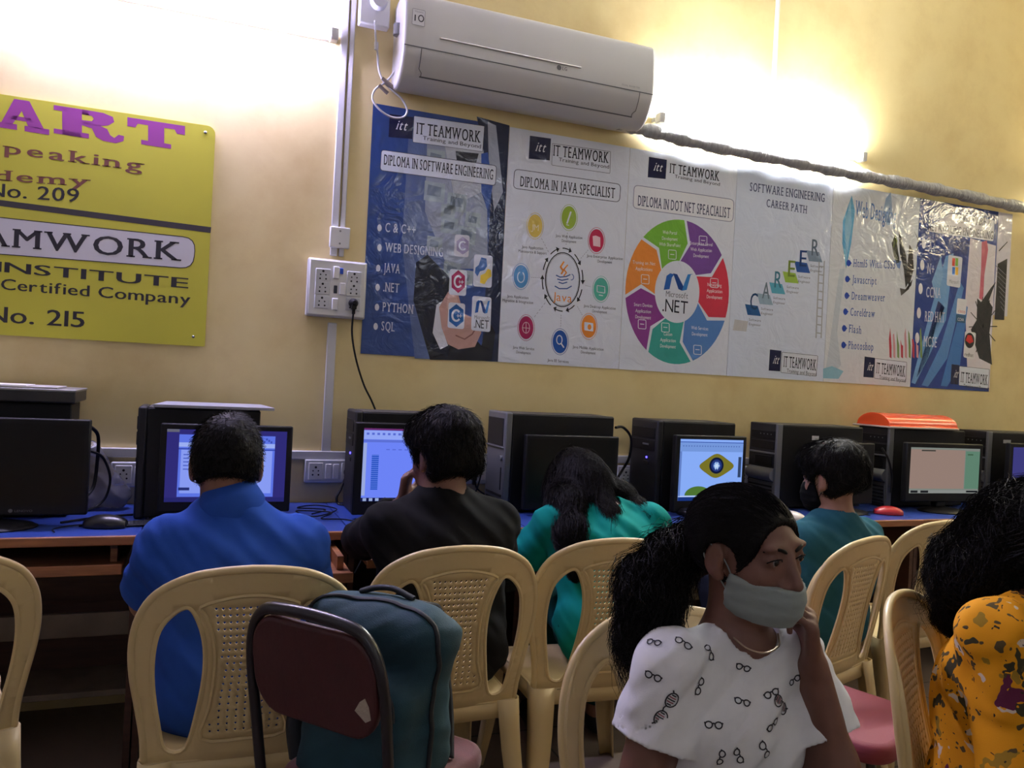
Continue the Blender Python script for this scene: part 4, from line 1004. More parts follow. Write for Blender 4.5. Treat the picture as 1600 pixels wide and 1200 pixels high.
def scr_purple(s):
    s.poly([(0,0),(1,0),(1,1),(0,1)], gl(76,74,150,.7), 0)
    s.poly([(.2,.3),(.8,.3),(.8,.7),(.2,.7)], gl(96,96,180,.7), 1)
a = px_rect(-190, 652, 139, 808, -.44)
m1 = monitor('switched off black monitor at the left edge of the photo', a[0]+.02, a[1], a[2], .785, -.44, base='oval')
P = Print(lambda u, v, l: Vector((u, -.0015-.0004*l, v)), ink); P.ell(.055, .051, .006, .006, (96,98,102), 1); P.text('LENOVO', .066, .047, .115, .047, .007, (96,98,102), 1, up=(0,.007)); P.build('emblem', m1)
a = px_rect(248, 664, 455, 800, -.42); monitor('monitor with a blue glowing screen behind the blue shirted man', a[0], a[1], a[2], a[3], -.42, R(-1), scr_blue, bez=(.02,.018,.035))
a = px_rect(553, 662, 712, 804, -.40); monitor('monitor showing a blue tinted spreadsheet', a[0], a[1], a[2], a[3], -.40, 0, scr_sheet, bez=(.03,.02,.05))
a = px_rect(820, 681, 965, 800, -.38); monitor('switched off monitor in front of the bowed woman', a[0], a[1], a[2], a[3]+.01, -.38)
a = px_rect(1053, 681, 1166, 800, -.40); monitor('monitor showing a drawing of a yellow eye shape', a[0], a[1], a[2], a[3], -.40, R(2), scr_draw, bez=(.02,.016,.05))
a = px_rect(1268, 692, 1368, 782, -.40); monitor('dark monitor hidden behind the head of the masked boy', a[0], a[1], a[2], a[3]-.02, -.40, R(3))
a = px_rect(1418, 693, 1532, 784, -.42); monitor('monitor showing a pink page with a green margin', a[0], a[1], a[2], a[3], -.42, R(-2), scr_page, bez=(.022,.022,.042))
a = px_rect(1577, 694, 1690, 786, -.42); monitor('monitor with a purple screen cut by the right edge', a[0], a[1], a[2], a[3], -.42, 0, scr_purple, bez=(.02,.02,.04))

# ---------------------------------------------------------------- things on the computers and tables
c0 = W(66, 632, -.3)
b = MB().box2((-.95, -.33, 1.134), (-.385, -.06, 1.176)); o = b.build('disc_player', mat('player_black', (34,34,36), .4), bevel=.004); tag(o, 'flat black player with a silver edge on the leftmost computer', 'player')
MB().box2((-.952, -.333, 1.170), (-.383, -.058, 1.178)).build('silver_rim', mat('rim_silver', (150,150,146), .35, .5), o, bevel=.002)
b = MB(); b.box2((-.90, -.32, 1.1785), (-.44, -.12, 1.184)); tag(b.build('exercise_book', mat('paper_grey', (170,166,156), .7), bevel=.001), 'grey covered booklet lying on the flat black player', 'book')
b = MB(); b.box2((-.70, -.31, 1.1842), (-.53, -.16, 1.187)); tag(b.build('paper_sheet', mat('paper_white', (214,212,204), .7)), 'white paper sheets on the grey booklet', 'paper')
b = MB(); x0, x1 = W(240, 640, -.33).x, W(428, 640, -.33).x
b.prism([(x0, -.36), (x1, -.36), (x1-.03, -.10), (x0+.03, -.10)], lambda u, v, h: (u, v, h), 1.1325, 1.1425); tag(b.build('grey_board', mat('board_grey', (150,152,158), .5), bevel=.001), 'flat grey board lying on the second computer', 'board')
# orange tray: half cylinder with closed ends
ot = thing('orange_tray', 'glossy orange half round tray upside down on a computer', 'tray', (3.20, -.2, 1.1445)); M_OR = mat('orange_plastic', (240,84,40), .22, spec=.6)
b = MB(); n = 14; Lt, Dt, Ht = .46, .105, .058; vs = []
arc = [(-Dt*math.cos(PI*i/n), .014+Ht*math.sin(PI*i/n)) for i in range(n+1)]
arc = [(-Dt-.01, .008)]+arc+[(Dt+.01, .008)]
b.prism(arc, lambda u, v, h: (h, u, v), -.04, Lt-.04); b.build('shell', M_OR, ot, bevel=.004)
MB().box2((-.05, -.125, 0), (Lt-.05, .125, .009)).build('tray_rim', mat('tray_rim', (196,176,160), .4), ot, bevel=.003)
# mice
def mouse(px, py, label, rgb, rot=0.0, s=1.0, yw=.006):
    t = thing('computer_mouse', label, 'mouse', ZP(px, py, DT), rot)
    F_ = Field((-.04, -.065, -.002), (.04, .065, .045), .0028); F_.union([ell((0, -.008, .008), (.03*s, .05*s, .026*s)), ell((0, .02, .008), (.027*s, .04*s, .02*s), k=.02)]).plane((0,0,.001), (0,0,-1))
    F_.build('shell', mat('mouse_%d_%d' % (rgb[0], rgb[1]), rgb, .3), t)
    MB().tube([(-.004, .035, .024), (.004, .035, .024)], .009, 12).build('scroll_wheel', M_BLACK, t, smooth=40)
    b = MB(); b.tube(spline([(0, .055, .008), (.01, .09, .004), (-.03, .12, .004), (-.07, .13, .004), (-.11, .11, .004)], 6), .002, 5); b.build('mouse_cord', M_BLACK, t, smooth=60)
    return t
mouse(165, 824, 'black mouse on the blue table left of the blue shirt', (20,20,22), R(78), 1.25)
mouse(1388, 804, 'red mouse on the blue table below the pink page monitor', (176,36,44), R(60), 1.2)
mouse(1237, 812, 'pale mouse at the table edge left of the masked boy', (200,190,176), R(20), 1.1)
mouse(1075, 806, 'black mouse beside the drawing monitor', (22,22,24), R(15))
c = ZP(222, 820, DT); ph = thing('mobile_phone', 'dark phone lying on the table beside the blue shirt', 'phone', c, R(-80))
MB().box2((-.036, -.075, .0), (.036, .075, .009)).build('phone_body', M_DARK, ph, bevel=.004); MB().box2((-.033, -.07, .0088), (.033, .07, .0096)).build('phone_screen', mat('phone_glass', (60,62,66), .1), ph)
wire([(.40, -.30, .755), (.46, -.22, .757), (.36, -.18, .758), (.44, -.12, .757), (.50, -.24, .76), (.40, -.36, .756), (.35, -.24, .757), (.47, -.3, .76), (.42, -.4, .756), (.50, -.42, .755), (.56, -.52, .755), (.545, -.61, .757), (.54, -.64, .70), (.50, -.66, .62)], 'tangle of thin black cable on the table left of the spreadsheet monitor', .0025)
wire([W(138, 665, -.40), W(153, 680, -.34), W(152, 720, -.3), W(146, 760, -.3), W(132, 778, -.34)], 'thick black monitor cable bowing out at the left, inner one', .006)
wire([W(138, 704, -.38), W(160, 714, -.3), W(172, 745, -.28), W(166, 775, -.28), W(150, 792, -.3), W(132, 797, -.36)], 'black monitor cable bowing out at the left, outer one', .0045)
wire([W(962, 668, -.28), W(974, 668, -.22), W(986, 685, -.16), W(983, 715, -.14), W(972, 735, -.12), W(966, 745, -.2)], 'black cable bowing out right of the silver fronted computer', .006)
wire([(-.40, -.40, .755), (-.30, -.32, .756), (-.18, -.28, .757), (-.10, -.30, .757), (-.16, -.40, .756), (-.26, -.42, .756), (-.34, -.46, .755)], 'black cable lying in a loop on the table near the black mouse', .004)
wire([W(1378, 700, -.33), W(1388, 718, -.34), W(1394, 745, -.33), W(1392, 770, -.33)], 'black cable beside the vented front under the orange tray', .005)
# clear plastic bag
M_BAG = mat('clear_plastic', (235,235,240), .12, trans=.92, spec=.6, bump=.6, bscale=30, dist=.02); M_BAG.node_tree.nodes['Principled BSDF'].inputs['IOR'].default_value = 1.08
bg = W(160, 748, -.12); F_ = Field((-.10, -.07, -.10), (.12, .07, .16), .006)
F_.union([cap((-.04, 0, .12), (-.05, 0, -.04), .02, .05, .05), cap((-.02, 0, .08), (.05, 0, -.05), .02, .04, .05), ell((0, 0, -.06), (.08, .045, .03), k=.04)]).warp(folds(.004, 60, 40, 50))
o = F_.build('plastic_bag', M_BAG); o.location = (bg.x, bg.y, .85); tag(o, 'clear crinkled plastic bag on the table behind the monitor cables', 'bag')

# ---------------------------------------------------------------- moulded plastic chairs
M_CH = mat('cream_chair_plastic', (206,184,134), .38, var=.06, vscale=4, bump=.04, bscale=60, spec=.45)
ZS = .415                                        # seat height
def back_point(u, v, h=0.0):
    """chair back: u across, v up from the seat, leaning and dished; h out of the rear face"""
    return Vector((u, -.205-.20*v+.9*u*u*(.35+v)-h, ZS+v*.975))
def mirror(p): return [(-a, b) for a, b in reversed(p)]
half = spline([(-.200, -.005), (-.203, .06), (-.214, .13), (-.228, .21), (-.231, .28), (-.219, .345), (-.186, .398), (-.125, .434), (-.06, .448), (0, .452)], 4)
half = [(p[0], p[1]) for p in half]; OUT = half+mirror(half[:-1])
op = [(p[0], p[1]) for p in spline([(-.160, .035), (-.176, .10), (-.189, .19), (-.190, .26), (-.180, .315), (-.155, .352), (-.126, .368), (-.107, .345), (-.090, .29), (-.086, .22), (-.096, .13), (-.118, .035)], 4, True)]
PAN = [(p[0], p[1]) for p in spline([(-.088, .055), (-.074, .13), (-.066, .22), (-.070, .285), (-.088, .345), (-.10, .368), (-.05, .386), (0, .392), (.05, .386), (.10, .368), (.088, .345), (.070, .285), (.066, .22), (.074, .13), (.088, .055), (0, .048)], 3, True)]
def inside(p, poly):
    c = False
    for (x0, y0), (x1, y1) in zip(poly, poly[1:]+poly[:1]):
        if (y0 > p[1]) != (y1 > p[1]) and p[0] < (x1-x0)*(p[1]-y0)/(y1-y0)+x0: c = not c
    return c
def make_chair():
    t = thing('plastic_chair', 'x', 'chair', group='cream plastic chairs')
    pts = []; edges = []
    def loop(l):
        k = len(pts); pts.extend(Vector(p) for p in l); edges.extend((k+i, k+(i+1) % len(l)) for i in range(len(l)))
    loop(OUT); opr = [(-a, b) for a, b in op]; loop(op); loop(opr); loop(PAN)
    holes = []
    for r in range(19):
        for c_ in range(-6, 7):
            x, y = c_*.0152*(1+.18*math.cos((r-2)/19*5)), .072+.0162*r
            s_ = .0041; sq = [(x-s_, y), (x, y-s_), (x+s_, y), (x, y+s_)]
            if all(inside((x+dx, y+dy), PAN) for dx in (-.011, .011) for dy in (-.010, .012)): holes.append(sq); loop(sq)
    for i in range(-12, 13):
        for j in range(0, 23): 
            if inside((i*.02, j*.021), OUT): pts.append(Vector((i*.02+.0013, j*.021+.0011)))
    vs, es, fs, *_ = delaunay_2d_cdt(pts, edges, [], 0, 1e-5)
    fr, pn = [], []
    hb = [(h[0][0]+.0041, h[0][1]) for h in holes]
    for f in fs:
        cx_ = sum(vs[i].x for i in f)/len(f); cy_ = sum(vs[i].y for i in f)/len(f); p = (cx_, cy_)
        if not inside(p, OUT) or inside(p, op) or inside(p, opr): continue
        if inside(p, PAN):
            if any(abs(cx_-a)+abs(cy_-b) < .0041 for a, b in hb): continue
            pn.append(f)
        else: fr.append(f)
    def sub(fl, name, h, th):
        used = sorted({i for f in fl for i in f}); mp = {i: k for k, i in enumerate(used)}
        return link_mesh(name, [back_point(vs[i].x, vs[i].y, h) for i in used], [tuple(mp[i] for i in f) for f in fl], M_CH, None, t, smooth=50, solid=th, off=0)
    sub(pn, 'backrest_panel', -.001, .004)
    # frame of the back with rolled lips
    used = sorted({i for f in fr for i in f}); mp = {i: k for k, i in enumerate(used)}; b = MB()
    v3 = [back_point(vs[i].x, vs[i].y) for i in used]; b.add(v3, [tuple(mp[i] for i in f) for f in fr])
    b.tube([back_point(u, v, -.004) for u, v in OUT], .0075, 8); b.tube([back_point(u, v, -.001) for u, v in op], .0038, 6, closed=True); b.tube([back_point(u, v, -.001) for u, v in opr], .0038, 6, closed=True)
    b.tube([back_point(u, v, .0005) for u, v in PAN], .0028, 6, closed=True)
    # inward turned side flanges that stiffen the back
    for sgn in (-1, 1):
        L_ = [(sgn*-a, v) for a, v in half[4:26]] if sgn == 1 else half[4:26]
        vv = []; 
        for u, v in L_:
            p = back_point(u, v); q_ = len(vv)/2/(len(L_)-1); vv += [p, p+Vector((0, .003+.02*math.sin(PI*q_)**.6, 0))]
        b.add(vv, [(2*i, 2*i+1, 2*i+3, 2*i+2) for i in range(len(L_)-1)])
    b.build('backrest_frame', M_CH, t, smooth=55, solid=.0035, off=0)
    # seat: dished slab with a turned down apron
    n = 12; b = MB(); rows = []
    for j in range(n+1):
        for i in range(n+1):
            u, v = -1+2*i/n, -1+2*j/n; wv = .200+.018*(v+1)/2
            x = u*wv; y = -.205+.405*(v+1)/2; z = ZS+.006-.014*(1-u*u)*(1-v*v)-.016*max(0, v-.7)/.3
            if abs(u) == 1: z -= .0
            rows.append((x, y, z))
    b.add(rows, [(j*(n+1)+i, j*(n+1)+i+1, (j+1)*(n+1)+i+1, (j+1)*(n+1)+i) for j in range(n) for i in range(n)])
    ring = [j for j in range(n+1)]+[(n+1)*k+n for k in range(1, n+1)]+[(n+1)*n+k for k in range(n-1, -1, -1)]+[(n+1)*k for k in range(n-1, 0, -1)]
    rim = [rows[i] for i in ring]; m_ = len(rim)
    b.add(rim+[(x*1.012, y+(.004 if y > 0 else -.003), z-.045) for x, y, z in rim], [(i, m_+i, m_+(i+1) % m_, (i+1) % m_) for i in range(m_)])
    b.build('seat', M_CH, t, smooth=50, solid=.005, off=-1)
    def leg(a, c_, w0, w1, sx, sy):
        bb = MB(); a = Vector(a); c_ = Vector(c_); n_ = 7; vv = []
        for k in range(n_+1):
            q = k/n_; p = a.lerp(c_, q); w_ = w0+(w1-w0)*q; e = .028+(.018-.028)*q
            p = p+Vector((sx*.012*math.sin(q*PI), 0, 0))*-1
            prof_ = [(-w_, 0), (-w_*.25, .006), (0, 0), (.006, -w_*.25), (0, -w_)]            # rounded corner channel
            vv += [p+Vector((sx*u, sy*v, 0)) for u, v in prof_]
        bb.add(vv, [(5*k+i, 5*k+i+1, 5*k+6+i, 5*k+5+i) for k in range(n_) for i in range(4)])
        return bb.build('leg', M_CH, t, smooth=60, solid=.005, off=0)
    leg((-.205, -.212, ZS+.01), (-.245, -.285, 0), .06, .034, -1, -1); leg((.205, -.212, ZS+.01), (.245, -.285, 0), .06, .034, 1, -1)
    leg((-.222, .198, ZS+.0), (-.245, .235, 0), .06, .034, -1, 1); leg((.222, .198, ZS+.0), (.245, .235, 0), .06, .034, 1, 1)
    return t
chair0 = make_chair(); _first = [True]
def chair(x, y, rot, label, s=1.0):
    c = chair0 if _first[0] else copy_tree(chair0); _first[0] = False
    c.location = (x, y, 0); c.rotation_euler = (0, 0, rot); c['label'] = label; c.scale = (s, s, s); return c
CH = dict(a=(-.625, -1.05, R(20)), b=(.125, -1.235, R(-1)), c=(.625, -1.10, R(2)), d=(1.125, -1.06, R(-4)), e=(.85, -2.26, R(180)), f=(1.84, -1.15, R(19)), g=(2.50, -.91, R(4)), h=(1.585, -2.23, R(-150)))
CHL = dict(a='cream plastic chair cut by the left edge of the photo', b='cream plastic chair the blue shirted man sits on', c='cream plastic chair the black shirted person sits on', d='cream plastic chair the bowed woman in teal sits on',
           e='cream plastic chair the girl in white sits on', f='cream plastic chair the boy with the black mask sits on', g='empty cream plastic chair before the pink page monitor', h='cream plastic chair the person in the yellow dress sits on')
for k in 'abcdefgh': chair(*CH[k], CHL[k])

# ---------------------------------------------------------------- maroon padded chairs
M_MAR = mat('maroon_cloth', (92,32,38), .75, var=.15, vscale=30, bump=.25, bscale=300, sheen=.3, dist=.002); M_MAR2 = mat('maroon_vinyl', (62,20,22), .5, var=.12, vscale=20, bump=.1, bscale=90)
M_TUBE = mat('black_enamel', (20,18,24), .28, spec=.6)
def cushion(parent, name, w, d, h, M, m, r=.03, corner=.1):
    n = 9; pl = []
    for cx_, cy_, a0 in ((w/2-corner, d/2-corner, 0), (-w/2+corner, d/2-corner, 90), (-w/2+corner, -d/2+corner, 180), (w/2-corner, -d/2+corner, 270)):
        for q in range(n): a = R(a0+90*q/(n-1)); pl.append((cx_+corner*math.cos(a), cy_+corner*math.sin(a)))
    b = MB(); b.prism(pl, lambda u, v, k: M @ Vector((u, v, k)), 0, h); return b.build(name, m, parent, bevel=min(r, h*.45), seg=4)
mc = thing('padded_chair', 'maroon padded chair with black tube frame and a teal backpack on it', 'chair', (0,0,0), R(-50)); mc.scale = (.79, .90, .98)
LB = R(10)
MB_ = Matrix.Translation((0, -.215, .46)) @ Matrix.Rotation(R(90)+LB, 4, 'X')       # back plane: x across, y up
b = MB(); U = spline([(-.205, -.46), (-.205, -.10), (-.208, .10), (-.206, .29), (-.165, .372), (-.08, .392), (.08, .392), (.165, .372), (.206, .29), (.208, .10), (.205, -.10), (.205, -.46)], 8)
b.tube([MB_ @ Vector((p[0], p[1]+.0, .0 if p[1] > 0 else 0.0)) if p[1] > -.02 else Vector((p[0], -.215-.14*p[1]*-1*.9 if False else -.215+.12*(-p[1]-0)*-1*.3, .46+p[1])) for p in U], .0125, 10); b.build('frame', M_TUBE, mc, smooth=60)
bp = cushion(mc, 'backrest', .388, .205, .022, MB_ @ Matrix.Translation((0, .272, -.011)), M_MAR2, .008, .08)
pt = MB(); 
for pl in ([(.130, .232), (.146, .252), (.162, .262), (.172, .246), (.176, .222), (.160, .214)],):
    pt.prism(pl, lambda u, v, k: MB_ @ Vector((u, v, k)), .0112, .0122)
pt.build('torn_patch', mat('torn_foam', (176,166,150), .9, bump=.4, bscale=120), bp)
cushion(mc, 'seat', .41, .40, .05, Matrix.Translation((0, .0, .43)), M_MAR, .022, .08)
for q in (-1, 1):
    b = MB(); b.tube(spline([(q*.19, -.20, .425), (q*.19, .12, .425), (q*.19, .185, .40), (q*.195, .205, .30), (q*.20, .22, .0)], 6), .0125, 10); b.build('leg', M_TUBE, mc, smooth=60)
b = MB(); b.tube([(-.19, .15, .42), (.19, .15, .42)], .01, 8); b.tube([(-.19, -.12, .42), (.19, -.12, .42)], .01, 8); b.build('cross_bar', M_TUBE, mc, smooth=60)
_bc = Vector((-.355, 0, 1.50)); _bw = CAM + C_R*_bc.x + C_F*_bc.z                     # middle of the back, seen straight
fx = Vector((math.sin(R(50)), math.cos(R(50)), 0)); mc.location = (_bw.x+fx.x*.235+.012, _bw.y+fx.y*.235-.005, 0)
# stool with a maroon seat
st = thing('stool', 'maroon topped stool with black legs between the girl in white and the yellow dress', 'stool', (1.63, -1.66, 0), R(20))
cushion(st, 'seat', .36, .36, .05, Matrix.Translation((0, 0, .41)), mat('rose_maroon_cloth', (124,48,62), .7, bump=.2, bscale=300, dist=.002), .02, .07)
for qx in (-1, 1):
    for qy in (-1, 1): MB().tube([(qx*.13, qy*.13, .412), (qx*.165, qy*.165, 0)], .012, 8).build('leg', M_TUBE, st, smooth=60)
MB().tube([(-.15, -.15, .2), (.15, -.15, .2), (.15, .15, .2), (-.15, .15, .2)], .008, 8, closed=True).build('foot_ring', M_TUBE, st, smooth=60)

# ---------------------------------------------------------------- teal backpack standing on the maroon chair
M_BP = mat('teal_canvas', (18,58,70), .8, var=.15, vscale=14, bump=.3, bscale=350, dist=.002); M_BPD = mat('dark_webbing', (16,22,28), .7)
bk = thing('backpack', 'teal backpack propped on the maroon chair', 'bag', (0,0,0), R(180-50+4)); bk.scale = (.95, 1, .80)
F_ = Field((-.22, -.16, -.01), (.22, .16, .50), .007)
F_.union([rbox((0, -.03, .225), (.165, .075, .225), .07, k=.03), rbox((0, .045, .16), (.14, .055, .15), .05, k=.025), cap((-.12, -.02, .40), (.12, -.02, .40), .06, .06, .05)]).warp(folds(.0045, 22, 14, 26)).warp(folds(.002, 50, 40, 36, 1))
sack = F_.build('sack', M_BP, bk)
b = MB(); zp = spline([(-.165, .02, .05), (-.17, .015, .2), (-.165, .01, .36), (-.12, .005, .445), (0, .0, .462), (.12, .005, .445), (.165, .01, .36), (.17, .015, .2), (.165, .02, .05)], 8); b.tube(on_surface(sack, zp, .002), .0055, 6); b.build('zip', M_BPD, bk, smooth=60)
b = MB(); zp = spline([(-.12, .10, .22), (-.11, .098, .27), (-.06, .09, .305), (.06, .09, .305), (.11, .098, .27), (.12, .10, .22)], 8); b.tube(on_surface(sack, zp, .002), .005, 6); b.build('pocket_zip', M_BPD, bk, smooth=60)
b = MB(); hp = on_surface(sack, [(-.07+.01*i, -.035, .47) for i in range(15)], .004); b.tube([p+Vector((0, 0, .014*math.sin(PI*i/14))) for i, p in enumerate(hp)], .008, 8); b.build('grab_handle', M_BPD, bk, smooth=60)
for q in (-1, 1):
    pp = spline([(q*.055, -.07, .45), (q*.06, -.125, .42), (q*.075, -.135, .3), (q*.10, -.13, .15), (q*.13, -.09, .05)], 8); b = MB(); vv = []
    for p in pp: vv += [p+Vector((-.028, 0, 0)), p+Vector((.028, 0, 0))]
    b.add(vv, [(2*i, 2*i+1, 2*i+3, 2*i+2) for i in range(len(pp)-1)]); b.build('shoulder_strap', M_BPD, bk, smooth=60, solid=.012, off=0)
b = MB(); b.tube(spline([(.168, .03, .02), (.19, .02, .12), (.185, -.02, .22), (.172, -.03, .26)], 6), [.022]*19, 8); b.build('side_pocket', M_BPD, bk, smooth=60)
bk.location = (mc.location.x-fx.x*.03-.015, mc.location.y-fx.y*.03+.005, .435)

# ---------------------------------------------------------------- people
def skin(name, rgb): 
    M = mat(name, rgb, .5, var=.08, vscale=30, bump=.05, bscale=250, dist=.001); b = M.node_tree.nodes['Principled BSDF']
    b.inputs['Subsurface Weight'].default_value = .06; b.inputs['Subsurface Radius'].default_value = (.008, .004, .002); b.inputs['Subsurface Scale'].default_value = .5
    return M
def cloth(name, rgb, bump=.18): return mat(name, rgb, .9, var=.06, vscale=20, bump=bump, bscale=420, spec=.15, dist=.0015)
M_HAIR = mat('black_hair', (15,13,12), .5, var=.3, vscale=60, stretch=(6,6,1), bump=.35, bscale=160, spec=.12, dist=.003)
M_HAIR2 = mat('dark_brown_hair', (14,11,10), .5, var=.3, vscale=50, bump=.35, bscale=150, spec=.08, dist=.003)
M_EYE = mat('eye_white', (150,142,136), .2); M_IRIS = mat('dark_iris', (26,16,12), .08)

def person(label, loc, rot, J, SK, shirt, trousers, h=.007, res_head=None, shirt_off=.013, sleeve=.55, hem=-.10, neck_open=.006, wrinkle=.0035, s=1.0, fem=False, hands=True, extra_shirt=None, shirt_cut=None, name='person', bw=1.0, sk=.04, sr_=.056):
    """seated figure; J: joints in the person's own frame (+y faces forward, +x to the right, floor at z = 0)"""
    root = thing(name, label, 'person', loc, rot)
    V = Vector; hip, chest, neck = V(J['hip']), V(J['chest']), V(J['neck'])
    M = frame(J['face'], J.get('roll', 0)); hp, hcut, lids, ears, eyes, nk, T = head_prims(J['head'], M, J.get('hs', 1.0)*s, V(J['neckroot']) if 'neckroot' in J else neck, J.get('nr', .05 if not fem else .044), J.get('ck', 0))
    ax = V(J['sr'])-V(J['sl']); ax.z *= .5; ax = ax.normalized()
    mid = hip.lerp(chest, .5)
    s0 = s; s = s*bw
    wv = .082*s if not fem else .066*s
    torso = [cap(hip-ax*.075*s, hip+ax*.075*s, .105*s, .105*s, .05), cap(hip-ax*wv, chest-ax*wv*1.0, .098*s, .104*s, .05), cap(hip+ax*wv, chest+ax*wv*1.0, .098*s, .104*s, .05), cap(hip, chest, .10*s, .11*s, .05),
             cap(chest, neck-V((0,0,.02)), .105*s, .062*s, .06)]
    for q in ('l', 'r'):
        torso += [cap(neck-V((0,.005,.025*s)), V(J['s'+q]), .052*s, .056*s, .05), cap(V(J['s'+q]), chest+ax*(.07*s if q == 'r' else -.07*s)-V((0,0,.02)), .056*s, .09*s, .05)]
    if fem: 
        fw = ax.cross(V((0,0,1)))*-1
        torso += [ell(chest+ax*q*.065*s+fw*.075*s-V((0,0,.045*s)), (.06*s, .05*s, .055*s), None, .05) for q in (-1, 1)]
    s = s0
    arms = []; upper = []
    for q in ('l', 'r'):
        a, e, w = V(J['s'+q]), V(J['e'+q]), V(J['w'+q])
        u = [cap(a, e, .050*s, .038*s, .03)]; upper.append((a, e, w))
        arms += u+[cap(e, e.lerp(w, .4), .038*s, .038*s, .02), cap(e.lerp(w, .35), w, .038*s, .026*s, .02)]
        if hands:
            H = J.get('h'+q, {}); d = V(H.get('d', tuple(w-e))); n_ = V(H.get('n', (0,0,-1))); sd = H.get('side', 1 if q == 'l' else -1)
            arms += hand_prims(w, d, n_, sd, H.get('curls', (.35,.5,.4)), H.get('spread', .12), s*.98, H.get('thumb', (.55,.75,.25)))
    legs = []
    for q, sg in (('l', -1), ('r', 1)):
        a = hip+ax*sg*.085*s-V((0,0,.015)); k = V(J['k'+q]); f = V(J['f'+q])
        legs += [cap(a, k, .078*s, .056*s, .05), cap(k, k.lerp(f, .4), .055*s, .052*s, .03), cap(k.lerp(f, .35), f, .052*s, .036*s, .03)]
    feet = []
    for q in 'lr':
        f = V(J['f'+q]); d = V(J.get('t'+q, (0, 1, 0))).normalized(); feet += [cap(f-V((0,0,.03)), f+d*.13*s-V((0,0,.045)), .034*s, .028*s, .03), cap(f-V((0,0,.04))-d*.03, f+d*.08-V((0,0,.05)), .03*s, .03*s, .02)]
    allp = torso+arms+legs+feet+hp+nk
    def bounds(pr, pad):
        lo = [1e9]*3; hi = [-1e9]*3
        for p in pr:
            q = [(p[1], max(p[3], p[4])), (p[2], max(p[3], p[4]))] if p[0] == 'cap' else [(p[1], max(p[2]))]
            for c_, r in q:
                for i in range(3): lo[i] = min(lo[i], c_[i]-r-pad); hi[i] = max(hi[i], c_[i]+r+pad)
        return lo, hi
    F_ = Field(*bounds(allp, .02), h); F_.union(torso+legs+feet+arms).union(hp+nk).cut(hcut, 0, .008*s).union(lids).cut(ears, 0, .004)
    body = F_.build('body', SK, root)
    for c_, r in eyes:
        b = MB(); prof_ = [(max(.0003, r*math.sin(PI*i/10)), -r*math.cos(PI*i/10)) for i in range(11)]
        b.lathe(prof_, n=14, M=Matrix.Translation(c_)); f2 = M @ V((0,1,0))
        b.lathe([(.0062*s, 0), (.0052*s, .0012), (.0008, .0022)], n=12, mi=1, M=Matrix.Translation(c_+f2*(r-.0008)) @ f2.to_track_quat('Z', 'Y').to_matrix().to_4x4())
        b.build('eye', [M_EYE, M_IRIS], root, smooth=60)
    # trousers and shoes
    tp = [p for p in torso[:1]]+legs
    F2 = Field(*bounds(tp, .03), h+.001); F2.union(tp, .010).warp(folds(.003, 40, 26, 34)).plane((0,0,J['fl'][2]+.02), (0,0,-1)).plane((0,0,hip.z+.08), (0,0,1))
    F2.build('trousers', trousers, root)
    for q in 'lr':
        f = V(J['f'+q]); d = V(J.get('t'+q, (0, 1, 0))).normalized(); sp_ = [cap(f-V((0,0,.035)), f+d*.14*s-V((0,0,.045)), .042*s, .036*s, .03), cap(f-V((0,0,.05))-d*.035, f+d*.10-V((0,0,.052)), .036*s, .036*s, .02)]
        F3 = Field(*bounds(sp_, .02), .006); F3.union(sp_).plane((0,0,.004), (0,0,-1)).plane((0,0,f.z+.0), (0,0,1)); F3.build('shoe', mat('dark_shoe', (26,24,24), .5), root)
    # shirt: the sleeves are trimmed on their own, then joined to the trunk
    sp = list(torso); slv = []
    for a, e, w in upper:
        if sleeve <= 1: c_ = a.lerp(e, sleeve); slv.append(cap(a, c_+(e-a).normalized()*.03, sr_*s, (sr_-.004*sleeve)*s+.006, sk))
        else: slv += [cap(a, e, .054*s, .046*s, .04), cap(e, e.lerp(w, sleeve-1), .044*s, .036*s, .03)]
    if extra_shirt: sp += extra_shirt
    lo, hi = bounds(sp+slv, .035); F4 = Field(lo, hi, min(h, .006)); FS = Field(lo, hi, min(h, .006)); F4.union(sp, shirt_off); FS.union(slv, shirt_off)
    for F_ in (F4, FS): F_.warp(folds(wrinkle, 30, 22, 38, J.get('ph', 0))).warp(folds(wrinkle*.4, 75, 60, 48, 2+J.get('ph', 0)))
    F4.plane((0,0,hip.z+hem), (0,0,-1))
    for i, (a, e, w) in enumerate(upper):
        c_ = a.lerp(e, sleeve) if sleeve <= 1 else e.lerp(w, sleeve-1); d = ((e-a) if sleeve <= 1 else (w-e)).normalized()
        FS.cut([cap(c_+d*.30, c_+d*.9, .30, .30)], 0, .003)
        inner = [cap(c_-d*.03, c_+d*.15, (sr_-.004+(.038-.050)*.5*min(1, sleeve))*s+.006, (sr_-.008)*s)] if sleeve <= 1 else [cap(c_-d*.03, c_+d*.15, .032*s, .030*s)]
        FS.cut(inner, .002, .004)
    hh = np.maximum(.010-np.abs(F4.f-FS.f), 0)/.010; F4.f = (np.minimum(F4.f, FS.f)-hh*hh*.0025).astype(np.float32)
    nb = V(J.get('collar', tuple(neck+V((0,.015,.03))))); ns = J.get('collar_r', .062)*s
    F4.cut([cap(nb-V((0,0,.0)), V(J['head']), ns, ns*.98)], neck_open, .006)
    if shirt_cut: shirt_cut(F4)
    sh = F4.build('shirt', shirt, root)
    return root, body, sh, M, T
